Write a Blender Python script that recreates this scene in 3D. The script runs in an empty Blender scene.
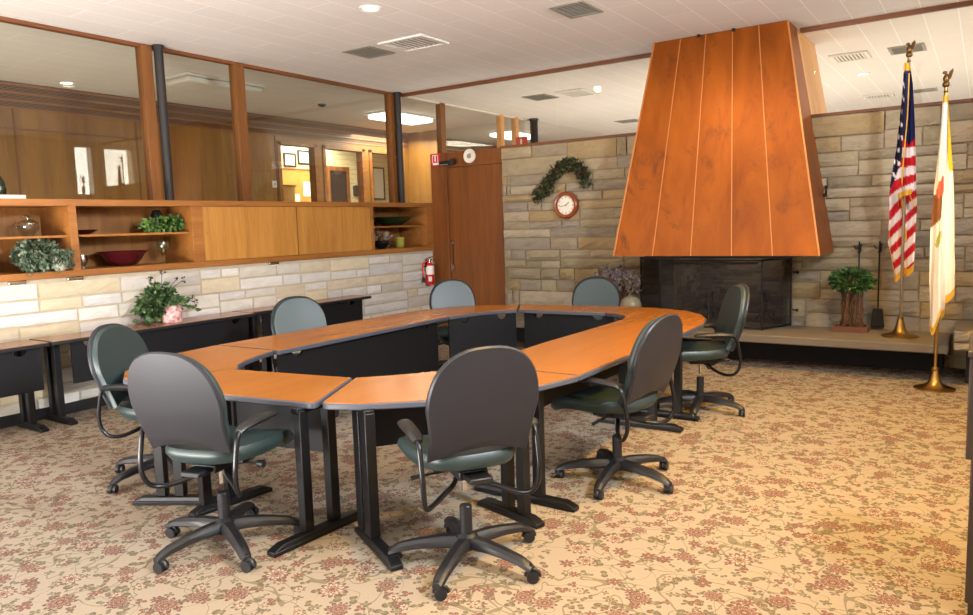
import bpy, bmesh, math, random
from mathutils import Vector, Matrix
PI = math.pi
sc = bpy.context.scene
COL = sc.collection
rnd = random.Random(7)

# ------------------------------------------------------------------ materials
def rgb(r, g, b):
    f = lambda c: (c/255/12.92) if c/255 <= 0.04045 else ((c/255+0.055)/1.055)**2.4
    return (f(r), f(g), f(b), 1)

class NT:
    def __init__(s, name):
        s.m = bpy.data.materials.new(name); s.m.use_nodes = True
        s.t = s.m.node_tree; s.t.nodes.clear()
        s.out = s.n('ShaderNodeOutputMaterial')
    def n(s, typ, **kw):
        nd = s.t.nodes.new(typ)
        for k, v in kw.items(): setattr(nd, k, v)
        return nd
    def put(s, sock, v):
        if isinstance(v, bpy.types.NodeSocket): s.t.links.new(v, sock)
        else: sock.default_value = v
    def math(s, op, a, b=None, c=None, clamp=False):
        nd = s.n('ShaderNodeMath', operation=op, use_clamp=clamp)
        s.put(nd.inputs[0], a)
        if b is not None: s.put(nd.inputs[1], b)
        if c is not None: s.put(nd.inputs[2], c)
        return nd.outputs[0]
    def vmath(s, op, a, b=None):
        nd = s.n('ShaderNodeVectorMath', operation=op)
        s.put(nd.inputs[0], a)
        if b is not None: s.put(nd.inputs[3 if op == 'SCALE' else 1], b)
        return nd.outputs['Value'] if op in ('LENGTH', 'DOT_PRODUCT') else nd.outputs[0]
    def mix(s, f, a, b, blend='MIX'):
        nd = s.n('ShaderNodeMix', data_type='RGBA', blend_type=blend)
        s.put(nd.inputs[0], f); s.put(nd.inputs[6], a); s.put(nd.inputs[7], b)
        return nd.outputs[2]
    def noise(s, v, scale, detail=3, rough=.5, dist=0):
        nd = s.n('ShaderNodeTexNoise')
        s.put(nd.inputs['Vector'], v); nd.inputs['Scale'].default_value = scale
        nd.inputs['Detail'].default_value = detail; nd.inputs['Roughness'].default_value = rough
        nd.inputs['Distortion'].default_value = dist
        return nd.outputs['Fac'], nd.outputs['Color']
    def ramp(s, f, stops, interp='LINEAR'):
        nd = s.n('ShaderNodeValToRGB'); cr = nd.color_ramp; cr.interpolation = interp
        while len(cr.elements) < len(stops): cr.elements.new(.5)
        for e, (p, c) in zip(cr.elements, stops): e.position = p; e.color = c
        s.put(nd.inputs[0], f); return nd.outputs['Color']
    def mapping(s, v, scale=(1, 1, 1), loc=(0, 0, 0), rot=(0, 0, 0)):
        nd = s.n('ShaderNodeMapping'); s.put(nd.inputs['Vector'], v)
        nd.inputs['Scale'].default_value = scale; nd.inputs['Location'].default_value = loc
        nd.inputs['Rotation'].default_value = rot
        return nd.outputs[0]
    def pos(s): return s.n('ShaderNodeNewGeometry').outputs['Position']
    def obj(s): return s.n('ShaderNodeTexCoord').outputs['Object']
    def bump(s, h, strength=.3, dist=.01):
        nd = s.n('ShaderNodeBump'); s.put(nd.inputs['Height'], h)
        nd.inputs['Strength'].default_value = strength; nd.inputs['Distance'].default_value = dist
        return nd.outputs[0]
    def bsdf(s, col, rough=.5, metal=0, bump=None, spec=.5, emit=None, es=0, coat=0, alpha=None):
        b = s.n('ShaderNodeBsdfPrincipled')
        s.put(b.inputs['Base Color'], col); s.put(b.inputs['Roughness'], rough); s.put(b.inputs['Metallic'], metal)
        b.inputs['Specular IOR Level'].default_value = spec
        b.inputs['Coat Weight'].default_value = coat
        if bump is not None: s.put(b.inputs['Normal'], bump)
        if emit is not None: s.put(b.inputs['Emission Color'], emit); b.inputs['Emission Strength'].default_value = es
        if alpha is not None: s.put(b.inputs['Alpha'], alpha)
        s.t.links.new(b.outputs[0], s.out.inputs[0]); return s.m

def plain(name, c, rough=.5, metal=0, var=.08, scale=8, bump=0, spec=.5, es=0, coat=0):
    t = NT(name); o = t.obj(); f, _ = t.noise(o, scale, 3)
    a = tuple(x*(1-var) for x in c[:3])+(1,); b = tuple(min(1, x*(1+var)) for x in c[:3])+(1,)
    col = t.mix(f, a, b)
    bp = t.bump(t.noise(o, scale*12, 3)[0], bump, .003) if bump else None
    return t.bsdf(col, rough, metal, bp, spec, col if es else None, es, coat)

def wood(name, dark, light, axis='X', rough=.35, scale=1.0, figure=.5, world=True, coat=0, spec=.5):
    t = NT(name); v = t.pos() if world else t.obj()
    st = {'X': (.7, 9, 9), 'Y': (9, .7, 9), 'Z': (9, 9, .7)}[axis]
    v1 = t.mapping(v, tuple(x*scale for x in st))
    f1, _ = t.noise(v1, 1.0, 5, .6, .6)
    v2 = t.mapping(v, tuple(x*scale*8 for x in st)); f2, _ = t.noise(v2, 1.0, 2, .5)
    f3, _ = t.noise(v, .9, 2)
    f = t.math('ADD', t.math('MULTIPLY', f1, .55), t.math('ADD', t.math('MULTIPLY', f2, .25), t.math('MULTIPLY', f3, .2)))
    lo, hi = .5-.28*figure/.5*.5, .5+.28*figure/.5*.5
    col = t.ramp(f, [(max(0, lo), dark), (min(1, hi), light)])
    return t.bsdf(col, rough, 0, t.bump(f2, .08, .002), coat=coat, spec=spec)

M = {}
M['black_metal'] = plain('black powder-coated metal', rgb(13, 13, 15), .42, .0, .1, spec=.4)
M['black_laminate'] = plain('black laminate panel', rgb(14, 14, 17), .55, 0, .08, 3, spec=.3)
M['chair_plastic'] = plain('dark grey chair plastic', rgb(36, 36, 41), .42, 0, .06, 6, .05, spec=.4)
M['chair_black'] = plain('black chair plastic', rgb(24, 24, 27), .42, 0, .08, 10)
M['chair_tube'] = plain('black gloss tube', rgb(22, 22, 25), .28, .2, .05)
M['vinyl'] = plain('green grey vinyl', rgb(36, 52, 52), .42, 0, .07, 14, .12, spec=.6)
M['chrome'] = plain('chrome', rgb(200, 200, 205), .18, 1, .03)
M['brass'] = plain('brass', rgb(176, 140, 78), .3, 1, .1)
M['edge'] = plain('grey table edge', rgb(74, 76, 86), .4, 0, .05)
M['white'] = plain('white enamel', rgb(222, 218, 210), .5, 0, .03)
M['cream'] = plain('cream paint', rgb(225, 214, 170), .6, 0, .04)
M['plaster'] = plain('white plaster', rgb(220, 212, 200), .8, 0, .03)
M['grey_vent'] = plain('grey register metal', rgb(150, 146, 135), .5, .3, .06)
M['dark_vent'] = plain('dark register slots', rgb(62, 58, 52), .7, 0, .1)
M['iron'] = plain('wrought iron', rgb(22, 20, 20), .6, .3, .1, 20)
M['red'] = plain('red enamel', rgb(200, 22, 28), .3, 0, .05)
M['red_dk'] = plain('red plastic', rgb(205, 60, 35), .4, 0, .05)
M['tag_white'] = plain('white label print', rgb(235, 232, 226), .5, 0, .03)
M['maroon'] = plain('maroon glazed ceramic', rgb(70, 14, 22), .2, 0, .1)
M['green_glass'] = plain('dark green glazed ceramic', rgb(22, 38, 20), .2, 0, .1)
M['yg_glass'] = plain('yellow green glass', rgb(150, 150, 62), .15, 0, .1)
M['silver'] = plain('tarnished silver', rgb(190, 185, 175), .22, 1, .1)
M['dark_pot'] = plain('black glazed pot', rgb(15, 20, 18), .2, 0, .1)
M['concrete'] = plain('hearth slab stone', rgb(112, 100, 84), .75, 0, .15, 5, .4)
M['recess'] = plain('shade-dark recess base', rgb(30, 26, 24), .9, 0, .2, 4)  # near-black colour stands in for the shade under the hearth and ledge
M['twig'] = plain('brown twigs', rgb(96, 64, 42), .8, 0, .25, 15)
M['terracotta'] = plain('brown woven tray', rgb(98, 60, 40), .7, 0, .15, 20)
M['baseboard'] = plain('black rubber base', rgb(26, 24, 26), .5)
M['yellow'] = plain('yellow board', rgb(206, 158, 72), .7, 0, .08, 3)
M['glow'] = plain('lit lamp glass', (1, .83, .6, 1), .4, 0, .01, es=9)
M['fluoro'] = plain('fluorescent diffuser', (1, .97, .9, 1), .4, 0, .01, es=5)
M['steel'] = plain('dark steel column paint', rgb(36, 30, 27), .6, 0, .08)
M['dial'] = plain('cream dial face', rgb(228, 220, 200), .5, 0, .03)
M['ash'] = plain('charred log', rgb(70, 58, 50), .9, 0, .3, 8, .5)

M['oak'] = wood('honey oak veneer', rgb(128, 76, 32), rgb(166, 108, 50), 'Y', .4)
M['oak_v'] = wood('honey oak sliding door', rgb(136, 84, 28), rgb(200, 144, 70), 'Z', .36, .8, .95)
M['oak_in'] = wood('oak cabinet interior', rgb(118, 76, 36), rgb(160, 108, 54), 'Z', .45)
M['trim'] = wood('redwood trim', rgb(98, 57, 20), rgb(136, 83, 32), 'Z', .5)
M['trim_h'] = wood('redwood ceiling trim', rgb(88, 48, 22), rgb(122, 70, 34), 'X', .5)
M['door'] = wood('mahogany door veneer', rgb(96, 52, 17), rgb(130, 74, 27), 'Z', .4, .7)
M['corridor'] = wood('corridor oak panelling', rgb(122, 82, 30), rgb(158, 112, 46), 'Z', .4, .6)
M['cherry'] = wood('cherry laminate top', rgb(156, 90, 28), rgb(174, 106, 40), 'Y', .27, .8, .7, spec=.5)
M['walltop'] = wood('brown laminate top', rgb(132, 84, 56), rgb(160, 108, 76), 'Y', .22, .8)
M['dark_wood'] = wood('dark stained wood', rgb(34, 24, 18), rgb(58, 42, 30), 'Z', .45)
M['clock_wood'] = wood('clock case wood', rgb(118, 50, 18), rgb(158, 76, 32), 'X', .3)
M['chase_wood'] = wood('pale chase panel', rgb(196, 140, 84), rgb(226, 172, 112), 'Z', .5, .7)

def mk_copper():
    t = NT('aged copper sheet'); p = t.pos()
    v = t.mapping(p, (2.2, 2.2, .55)); f1, _ = t.noise(v, 1.6, 5, .6, .5)
    f2, _ = t.noise(t.mapping(p, (1, 1, .6)), 3.0, 5, .7, 1.6)
    spots = t.ramp(f2, [(.54, (0, 0, 0, 1)), (.70, (1, 1, 1, 1))])
    base = t.ramp(f1, [(.3, rgb(132, 64, 10)), (.7, rgb(168, 90, 18))])
    col = t.mix(t.math('MULTIPLY', spots, .6), base, rgb(84, 46, 26))
    z = t.n('ShaderNodeSeparateXYZ'); t.put(z.inputs[0], p)
    return t.bsdf(col, t.math('ADD', .33, t.math('MULTIPLY', f1, .15)), .55, t.bump(f1, .1, .01))
M['copper'] = mk_copper()
M['copper_seam'] = plain('pale solder seam', rgb(206, 136, 76), .35, .5, .08)

def mk_glass(name, tint=(.93, .95, .93, 1), refl=1.0, haze=0.0):
    t = NT(name)
    tr = t.n('ShaderNodeBsdfTransparent'); tr.inputs[0].default_value = tint
    gl = t.n('ShaderNodeBsdfGlossy'); gl.inputs['Roughness'].default_value = .015
    gl.inputs['Color'].default_value = (1, 1, 1, 1)
    ge = t.n('ShaderNodeNewGeometry')
    c = t.math('ABSOLUTE', t.vmath('DOT_PRODUCT', ge.outputs['Incoming'], ge.outputs['Normal']))
    fr = t.math('ADD', .04, t.math('MULTIPLY', .96, t.math('POWER', t.math('SUBTRACT', 1.0, c, clamp=True), 5)))
    mx = t.n('ShaderNodeMixShader')
    t.put(mx.inputs[0], t.math('MULTIPLY', fr, refl, clamp=True))
    t.t.links.new(tr.outputs[0], mx.inputs[1]); t.t.links.new(gl.outputs[0], mx.inputs[2])
    t.t.links.new(mx.outputs[0], t.out.inputs[0])
    return t.m
M['glass'] = mk_glass('clear plate glass', (.88, .89, .86, 1), 1.1)
M['glass_side'] = mk_glass('clear clerestory glass', (.95, .95, .93, 1), .8)
M['vase_glass'] = mk_glass('clear vase glass', (.80, .86, .82, 1), 2.5)

def mk_screen():
    t = NT('black fire screen mesh')
    d = t.n('ShaderNodeBsdfDiffuse'); d.inputs[0].default_value = rgb(50, 46, 44)
    tr = t.n('ShaderNodeBsdfTransparent'); mx = t.n('ShaderNodeMixShader'); mx.inputs[0].default_value = .72
    t.t.links.new(tr.outputs[0], mx.inputs[1]); t.t.links.new(d.outputs[0], mx.inputs[2])
    t.t.links.new(mx.outputs[0], t.out.inputs[0]); return t.m
M['mesh'] = mk_screen()

def mk_stone(name, cols, bumpy=.5):
    t = NT(name); p = t.pos()
    at = t.n('ShaderNodeVertexColor', layer_name='Col')
    f1, _ = t.noise(t.mapping(p, (5, 5, 9)), 1.4, 6, .65)
    f2, _ = t.noise(p, 30, 4, .6)
    c = t.mix(t.math('MULTIPLY', t.math('SUBTRACT', f1, .35, clamp=True), .9), at.outputs[0], cols, 'MULTIPLY')
    h = t.math('ADD', t.math('MULTIPLY', f1, .7), t.math('MULTIPLY', f2, .3))
    return t.bsdf(c, .85, 0, t.bump(h, bumpy, .03), spec=.2)
M['stone_l'] = mk_stone('pale limestone ashlar', rgb(205, 196, 186), .55)
M['stone_b'] = mk_stone('tan limestone ashlar', rgb(204, 170, 122), .9)

def mk_vcol(name, rough=.6, trans=0.0):
    t = NT(name); at = t.n('ShaderNodeVertexColor', layer_name='Col')
    f, _ = t.noise(t.obj(), 60, 2)
    c = t.mix(.12, at.outputs[0], t.ramp(f, [(0, (0, 0, 0, 1)), (1, (1, 1, 1, 1))]), 'OVERLAY')
    return t.bsdf(c, rough, 0, spec=.25)
M['flag'] = mk_vcol('printed flag nylon')

def mk_leaf(name, cols, scale=14):
    t = NT(name)
    f, _ = t.noise(t.obj(), scale, 2, .5)
    n = len(cols)
    c = t.ramp(f, [(.3+.4*i/(n-1), cols[i]) for i in range(n)])
    return t.bsdf(c, .5, 0, spec=.3)
M['leaf'] = mk_leaf('green leaves', [rgb(22, 40, 18), rgb(58, 84, 44), rgb(124, 142, 92)])
M['leaf_grey'] = mk_leaf('dusty grey green ivy', [rgb(34, 46, 32), rgb(80, 96, 74), rgb(138, 150, 124)])
M['leaf_dark'] = mk_leaf('boxwood leaves', [rgb(20, 40, 18), rgb(52, 86, 42), rgb(92, 124, 66)])
M['leaf_swag'] = mk_leaf('swag leaves and berries', [rgb(20, 36, 18), rgb(60, 42, 34), rgb(50, 84, 40), rgb(120, 70, 62)], 26)
M['leaf_grape'] = mk_leaf('light green grape leaves', [rgb(30, 60, 24), rgb(86, 122, 54), rgb(140, 168, 92)])
M['lavender'] = mk_leaf('dried lavender', [rgb(78, 60, 98), rgb(140, 128, 70), rgb(104, 84, 130), rgb(172, 152, 84)], 22)
M['pinkpot'] = mk_leaf('pink mottled planter', [rgb(150, 92, 96), rgb(206, 156, 150), rgb(226, 200, 194)], 30)
M['cup_white'] = plain('pale glazed planter', rgb(200, 196, 176), .4)
M['feather'] = mk_leaf('pale shells and feathers', [rgb(50, 60, 64), rgb(176, 156, 134), rgb(120, 60, 50)], 30)
M['jar'] = plain('pale mottled glass', rgb(142, 134, 108), .25, 0, .3, 18)
M['paper'] = plain('paper sheet', rgb(238, 236, 226), .7, 0, .02)
M['blackframe'] = plain('black picture frame', rgb(28, 26, 24), .4)
M['brick'] = None

def mk_ceiling():
    t = NT('perforated ceiling tile'); p = t.pos()
    br = t.n('ShaderNodeTexBrick'); t.put(br.inputs['Vector'], t.mapping(p, (1, 1, 1), (0, 0, 0), (0, 0, PI/2)))
    br.offset = .5; br.inputs['Scale'].default_value = 1
    br.inputs['Brick Width'].default_value = 1.22; br.inputs['Row Height'].default_value = .305
    br.inputs['Mortar Size'].default_value = .005; br.inputs['Mortar Smooth'].default_value = .3
    br.inputs['Color1'].default_value = rgb(222, 216, 211); br.inputs['Color2'].default_value = rgb(226, 220, 215)
    br.inputs['Mortar'].default_value = rgb(246, 242, 238)
    f, _ = t.noise(p, 90, 2)
    c = t.mix(.06, br.outputs[0], t.ramp(f, [(.4, (.2, .2, .2, 1)), (.6, (1, 1, 1, 1))]), 'MULTIPLY')
    return t.bsdf(c, .9, 0, spec=.1)
M['ceiling'] = mk_ceiling()

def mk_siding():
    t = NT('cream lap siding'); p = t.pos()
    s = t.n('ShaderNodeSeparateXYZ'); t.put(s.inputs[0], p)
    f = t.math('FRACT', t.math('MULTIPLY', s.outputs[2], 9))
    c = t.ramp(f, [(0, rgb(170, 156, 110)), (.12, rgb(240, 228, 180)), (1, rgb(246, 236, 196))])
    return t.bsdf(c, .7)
M['siding'] = mk_siding()

def mk_valance():
    t = NT('perforated oak grille'); p = t.pos()
    s = t.n('ShaderNodeSeparateXYZ'); t.put(s.inputs[0], p)
    a = t.math('SINE', t.math('MULTIPLY', s.outputs[1], 62)); b = t.math('SINE', t.math('MULTIPLY', s.outputs[2], 160))
    f = t.math('GREATER_THAN', t.math('MULTIPLY', a, b), .12)
    c = t.mix(f, rgb(118, 80, 42), rgb(56, 46, 42))
    return t.bsdf(c, .6)
M['valance'] = mk_valance()

def mk_carpet():
    t = NT('floral woven carpet'); p = t.pos()
    _, nc = t.noise(p, 5, 2)
    wob = t.vmath('SCALE', t.vmath('SUBTRACT', nc, (.5, .5, .5)), .05)
    pd = t.vmath('SCALE', t.vmath('ADD', p, wob), 1.38)
    f0, _ = t.noise(p, 160, 2, .6)
    f1, _ = t.noise(p, 1.2, 2)
    col = t.mix(f0, rgb(186, 166, 144), rgb(218, 202, 182))
    col = t.mix(t.math('MULTIPLY', f1, .25), col, rgb(194, 170, 142))
    olive = rgb(128, 116, 84)
    # vines
    for k, (sc_, w, off) in enumerate([(2.0, .0052, 0), (2.4, .0046, 17.3), (2.9, .004, 31.1)]):
        n, _ = t.noise(t.vmath('ADD', pd, (off, off*.7, 0)), sc_, 1.5, .5, .6)
        d = t.math('ABSOLUTE', t.math('SUBTRACT', n, .5))
        col = t.mix(t.math('MULTIPLY', t.math('LESS_THAN', d, w), .85), col, olive)
    def flowers(col, cell, R, petals, depth, off, ring, keep, jit=1.0, stem=.25):
        v = t.vmath('ADD', t.vmath('MULTIPLY', pd, (1/cell, 1/cell, 0)), (off, off*1.7, 0))
        vo = t.n('ShaderNodeTexVoronoi', voronoi_dimensions='2D', feature='F1')
        vo.inputs['Scale'].default_value = 1; vo.inputs['Randomness'].default_value = jit
        t.put(vo.inputs['Vector'], v)
        d = t.vmath('SUBTRACT', v, vo.outputs['Position'])
        s = t.n('ShaderNodeSeparateXYZ'); t.put(s.inputs[0], d)
        cs = t.n('ShaderNodeSeparateColor'); t.put(cs.inputs[0], vo.outputs['Color'])
        th = t.math('ADD', t.math('ARCTAN2', s.outputs[1], s.outputs[0]), t.math('MULTIPLY', cs.outputs[0], 6.283))
        dd = t.math('SQRT', t.math('ADD', t.math('MULTIPLY', s.outputs[0], s.outputs[0]), t.math('MULTIPLY', s.outputs[1], s.outputs[1])))
        pet = t.math('ABSOLUTE', t.math('COSINE', t.math('MULTIPLY', th, petals/2)))
        rad = t.math('MULTIPLY', t.math('ADD', 1-depth, t.math('MULTIPLY', pet, depth)),
                     t.math('ADD', .7, t.math('MULTIPLY', cs.outputs[1], .5)))
        rr = t.math('DIVIDE', dd, t.math('MULTIPLY', rad, R/cell))
        c = ring(t, rr, cs.outputs[2], pet)
        msk = t.math('MULTIPLY', t.math('LESS_THAN', rr, 1.0), t.math('LESS_THAN', cs.outputs[2], keep))
        return t.mix(t.math('MULTIPLY', msk, .95), col, c)
    def leafring(t, rr, r, pet): return t.ramp(rr, [(0, rgb(158, 144, 104)), (.3, rgb(120, 110, 78)), (.7, rgb(88, 80, 60))], 'CONSTANT')
    def smallring(t, rr, r, pet):
        a = t.ramp(rr, [(0, rgb(206, 166, 120)), (.22, rgb(122, 48, 50)), (.5, rgb(158, 92, 84)), (.72, rgb(98, 44, 48))], 'CONSTANT')
        b = t.ramp(rr, [(0, rgb(140, 64, 58)), (.26, rgb(226, 206, 180)), (.62, rgb(150, 110, 90)), (.8, rgb(96, 66, 56))], 'CONSTANT')
        return t.mix(t.math('GREATER_THAN', r, .38), a, b)
    def bigring(t, rr, r, pet):
        a = t.ramp(rr, [(0, rgb(200, 150, 104)), (.14, rgb(104, 34, 40)), (.36, rgb(214, 184, 156)), (.43, rgb(132, 56, 60)), (.70, rgb(214, 184, 156)), (.78, rgb(98, 36, 42))], 'CONSTANT')
        b = t.ramp(rr, [(0, rgb(116, 42, 46)), (.22, rgb(210, 178, 148)), (.30, rgb(140, 56, 54)), (.48, rgb(226, 208, 184)), (.72, rgb(150, 96, 84)), (.82, rgb(104, 50, 50))], 'CONSTANT')
        return t.mix(t.math('GREATER_THAN', r, .5), a, b)
    col = flowers(col, .100, .044, 2, .9, 3.1, leafring, .30)
    col = flowers(col, .080, .034, 4, .9, 9.7, leafring, .22)
    col = flowers(col, .070, .026, 2, .85, 14.2, leafring, .22)
    col = flowers(col, .18, .050, 7, .6, 5.5, smallring, .58, .9)
    col = flowers(col, .13, .036, 3, .75, 1.9, smallring, .30, 1)
    col = flowers(col, 0.33, .086, 11, .48, 0.4, bigring, .84, .8)
    col = t.mix(.22, col, t.mix(f0, rgb(192, 172, 148), rgb(220, 204, 182)))
    return t.bsdf(t.mix(1.0, col, (.53, .53, .52, 1), 'MULTIPLY'), .95, 0, t.bump(f0, .25, .004), spec=.1)
M['carpet'] = mk_carpet()

# ------------------------------------------------------------------ mesh building
class MB:
    def __init__(s): s.v = []; s.f = []; s.c = []
    def add(s, vs, fs, col=None):
        o = len(s.v); s.v += [tuple(v) for v in vs]
        s.f += [tuple(i+o for i in f) for f in fs]; s.c += [col]*len(vs); return s
    def hexa(s, p, col=None):
        return s.add(p, [(0, 3, 2, 1), (4, 5, 6, 7), (0, 1, 5, 4), (1, 2, 6, 5), (2, 3, 7, 6), (3, 0, 4, 7)], col)
    def box(s, x0, y0, z0, x1, y1, z1, col=None):
        x0, x1 = sorted((x0, x1)); y0, y1 = sorted((y0, y1)); z0, z1 = sorted((z0, z1))
        return s.hexa([(x0, y0, z0), (x1, y0, z0), (x1, y1, z0), (x0, y1, z0), (x0, y0, z1), (x1, y0, z1), (x1, y1, z1), (x0, y1, z1)], col)
    def bar(s, a, b, w, h, up=(0, 0, 1)):
        a = Vector(a); b = Vector(b); d = (b-a).normalized(); u = Vector(up)
        r = d.cross(u)
        if r.length < 1e-4: r = d.cross(Vector((1, 0, 0)))
        r.normalize(); u = r.cross(d).normalized(); r *= w/2; u *= h/2
        return s.hexa([a-r-u, a+r-u, b+r-u, b-r-u, a-r+u, a+r+u, b+r+u, b-r+u])
    def prism(s, poly, z0, z1):
        n = len(poly)
        ar = sum(poly[i][0]*poly[(i+1) % n][1]-poly[(i+1) % n][0]*poly[i][1] for i in range(n))
        if ar < 0: poly = poly[::-1]
        vs = [(x, y, z0) for x, y in poly]+[(x, y, z1) for x, y in poly]
        return s.add(vs, [tuple(range(n-1, -1, -1)), tuple(range(n, 2*n))]+[(i, (i+1) % n, n+(i+1) % n, n+i) for i in range(n)])
    def tube(s, pts, r, n=8, caps=True):
        pts = [Vector(p) for p in pts]; k = len(pts)
        rs = r if isinstance(r, (list, tuple)) else [r]*k
        vs = []; up = None
        for i, p in enumerate(pts):
            d = (pts[min(i+1, k-1)]-pts[max(i-1, 0)]).normalized()
            if up is None:
                up = Vector((0, 0, 1)) if abs(d.z) < .9 else Vector((1, 0, 0))
            x = d.cross(up).normalized(); up = x.cross(d).normalized()
            for j in range(n):
                a = 2*PI*j/n; vs.append(p+(x*math.cos(a)+up*math.sin(a))*rs[i])
        fs = [(i*n+j, i*n+(j+1) % n, (i+1)*n+(j+1) % n, (i+1)*n+j) for i in range(k-1) for j in range(n)]
        fs = [f[::-1] for f in fs]
        if caps: fs += [tuple(range(n)), tuple(range(k*n-1, (k-1)*n-1, -1))]
        return s.add(vs, fs)
    def cyl(s, a, b, r, n=16): return s.tube([a, b], r, n)
    def lathe(s, prof, c=(0, 0, 0), n=20, axis='Z', sx=1, sy=1):
        vs = []
        for r, z in prof:
            for j in range(n):
                a = 2*PI*j/n; x, y = r*math.cos(a)*sx, r*math.sin(a)*sy
                q = (x, y, z) if axis == 'Z' else ((x, -z, y) if axis == 'Y' else (z, x, y))
                vs.append((c[0]+q[0], c[1]+q[1], c[2]+q[2]))
        k = len(prof)
        fs = [(i*n+j, i*n+(j+1) % n, (i+1)*n+(j+1) % n, (i+1)*n+j) for i in range(k-1) for j in range(n)]
        if prof[0][0] > 1e-6: fs.append(tuple(range(n-1, -1, -1)))
        if prof[-1][0] > 1e-6: fs.append(tuple(range((k-1)*n, k*n)))
        return s.add(vs, fs)
    def ball(s, c, r, n=12, sc=(1, 1, 1)):
        vs = []; m = n//2+1
        for i in range(m+1):
            ph = PI*i/m-PI/2
            for j in range(n):
                a = 2*PI*j/n
                vs.append((c[0]+r*sc[0]*math.cos(ph)*math.cos(a), c[1]+r*sc[1]*math.cos(ph)*math.sin(a), c[2]+r*sc[2]*math.sin(ph)))
        return s.add(vs, [(i*n+j, i*n+(j+1) % n, (i+1)*n+(j+1) % n, (i+1)*n+j) for i in range(m) for j in range(n)])
    def leaf(s, p, d, L, w, up=None, bend=.3):
        p = Vector(p); d = Vector(d).normalized()
        u = up or Vector((rnd.uniform(-1, 1), rnd.uniform(-1, 1), rnd.uniform(-1, 1)))
        x = d.cross(u)
        if x.length < 1e-3: x = d.cross(Vector((0, 0, 1)))
        x.normalize(); nrm = x.cross(d)
        vs = [p, p+d*L*.4+x*w-nrm*bend*w, p+d*L*.4+nrm*.15*w, p+d*L*.4-x*w-nrm*bend*w, p+d*L-nrm*bend*w]
        return s.add(vs, [(0, 1, 2), (0, 2, 3), (1, 4, 2), (2, 4, 3)])

def make(name, mb, mat, parent=None, bevel=0, smooth=True, local=False, seg=2, weld=False):
    """link one mesh; vertices are in world space unless local"""
    me = bpy.data.meshes.new(name)
    off = Vector((0, 0, 0))
    if parent is not None and not local:
        q = parent
        while q is not None: off = off+q.location; q = q.parent
    me.from_pydata([(v[0]-off.x, v[1]-off.y, v[2]-off.z) for v in mb.v], [], mb.f)
    if any(c is not None for c in mb.c):
        ca = me.color_attributes.new('Col', 'FLOAT_COLOR', 'POINT')
        for i, c in enumerate(mb.c): ca.data[i].color = c or (1, 1, 1, 1)
    if weld:
        bm = bmesh.new(); bm.from_mesh(me); bmesh.ops.remove_doubles(bm, verts=bm.verts, dist=1e-5); bm.to_mesh(me); bm.free()
    me.materials.append(mat)
    if smooth:
        me.shade_smooth(); me.set_sharp_from_angle(angle=math.radians(38))
    me.validate()
    o = bpy.data.objects.new(name, me); COL.objects.link(o)
    if parent is not None: o.parent = parent
    if bevel:
        m = o.modifiers.new('bevel', 'BEVEL'); m.width = bevel; m.segments = seg; m.limit_method = 'ANGLE'; m.angle_limit = math.radians(40)
        m.harden_normals = False
    return o

def tag(o, label=None, cat=None, group=None, kind=None):
    if label: o['label'] = label
    if cat: o['category'] = cat
    if group: o['group'] = group
    if kind: o['kind'] = kind
    return o
def thing(name, label, cat, loc=(0, 0, 0), rz=0, group=None):
    o = bpy.data.objects.new(name, None); COL.objects.link(o); o.empty_display_size = .1
    o.location = loc; o.rotation_euler = (0, 0, rz)
    return tag(o, label, cat, group)
def setting(name, loc=(0, 0, 0)):
    o = bpy.data.objects.new(name, None); COL.objects.link(o); o.location = loc; o['kind'] = 'structure'; return o
def struct(name, mb, mat, **k):
    o = make(name, mb, mat, **k); o['kind'] = 'structure'; return o
def copy_tree(o, parent=None):
    c = o.copy(); COL.objects.link(c)
    if parent is not None: c.parent = parent
    for ch in list(o.children): copy_tree(ch, c)
    return c

# ------------------------------------------------------------------ dimensions (metres; camera stands over the origin)
XW, XG, YB, HC = -6.89, -7.47, 8.72, 3.605
ZB, ZT = 1.243, 1.943      # shelf band
ZS = 2.66                  # top of the stone wall
XR = 0.95                  # right wall
XC = -10.4                 # corridor wall

# ------------------------------------------------------------------ setting
struct('floor', MB().box(-14, -2.5, -.1, XR+.3, 17, 0), M['carpet'], smooth=False)
struct('ceiling', MB().box(-14, -1.6, HC, XR+.3, 17, HC+.12), M['ceiling'], smooth=False)

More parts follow.
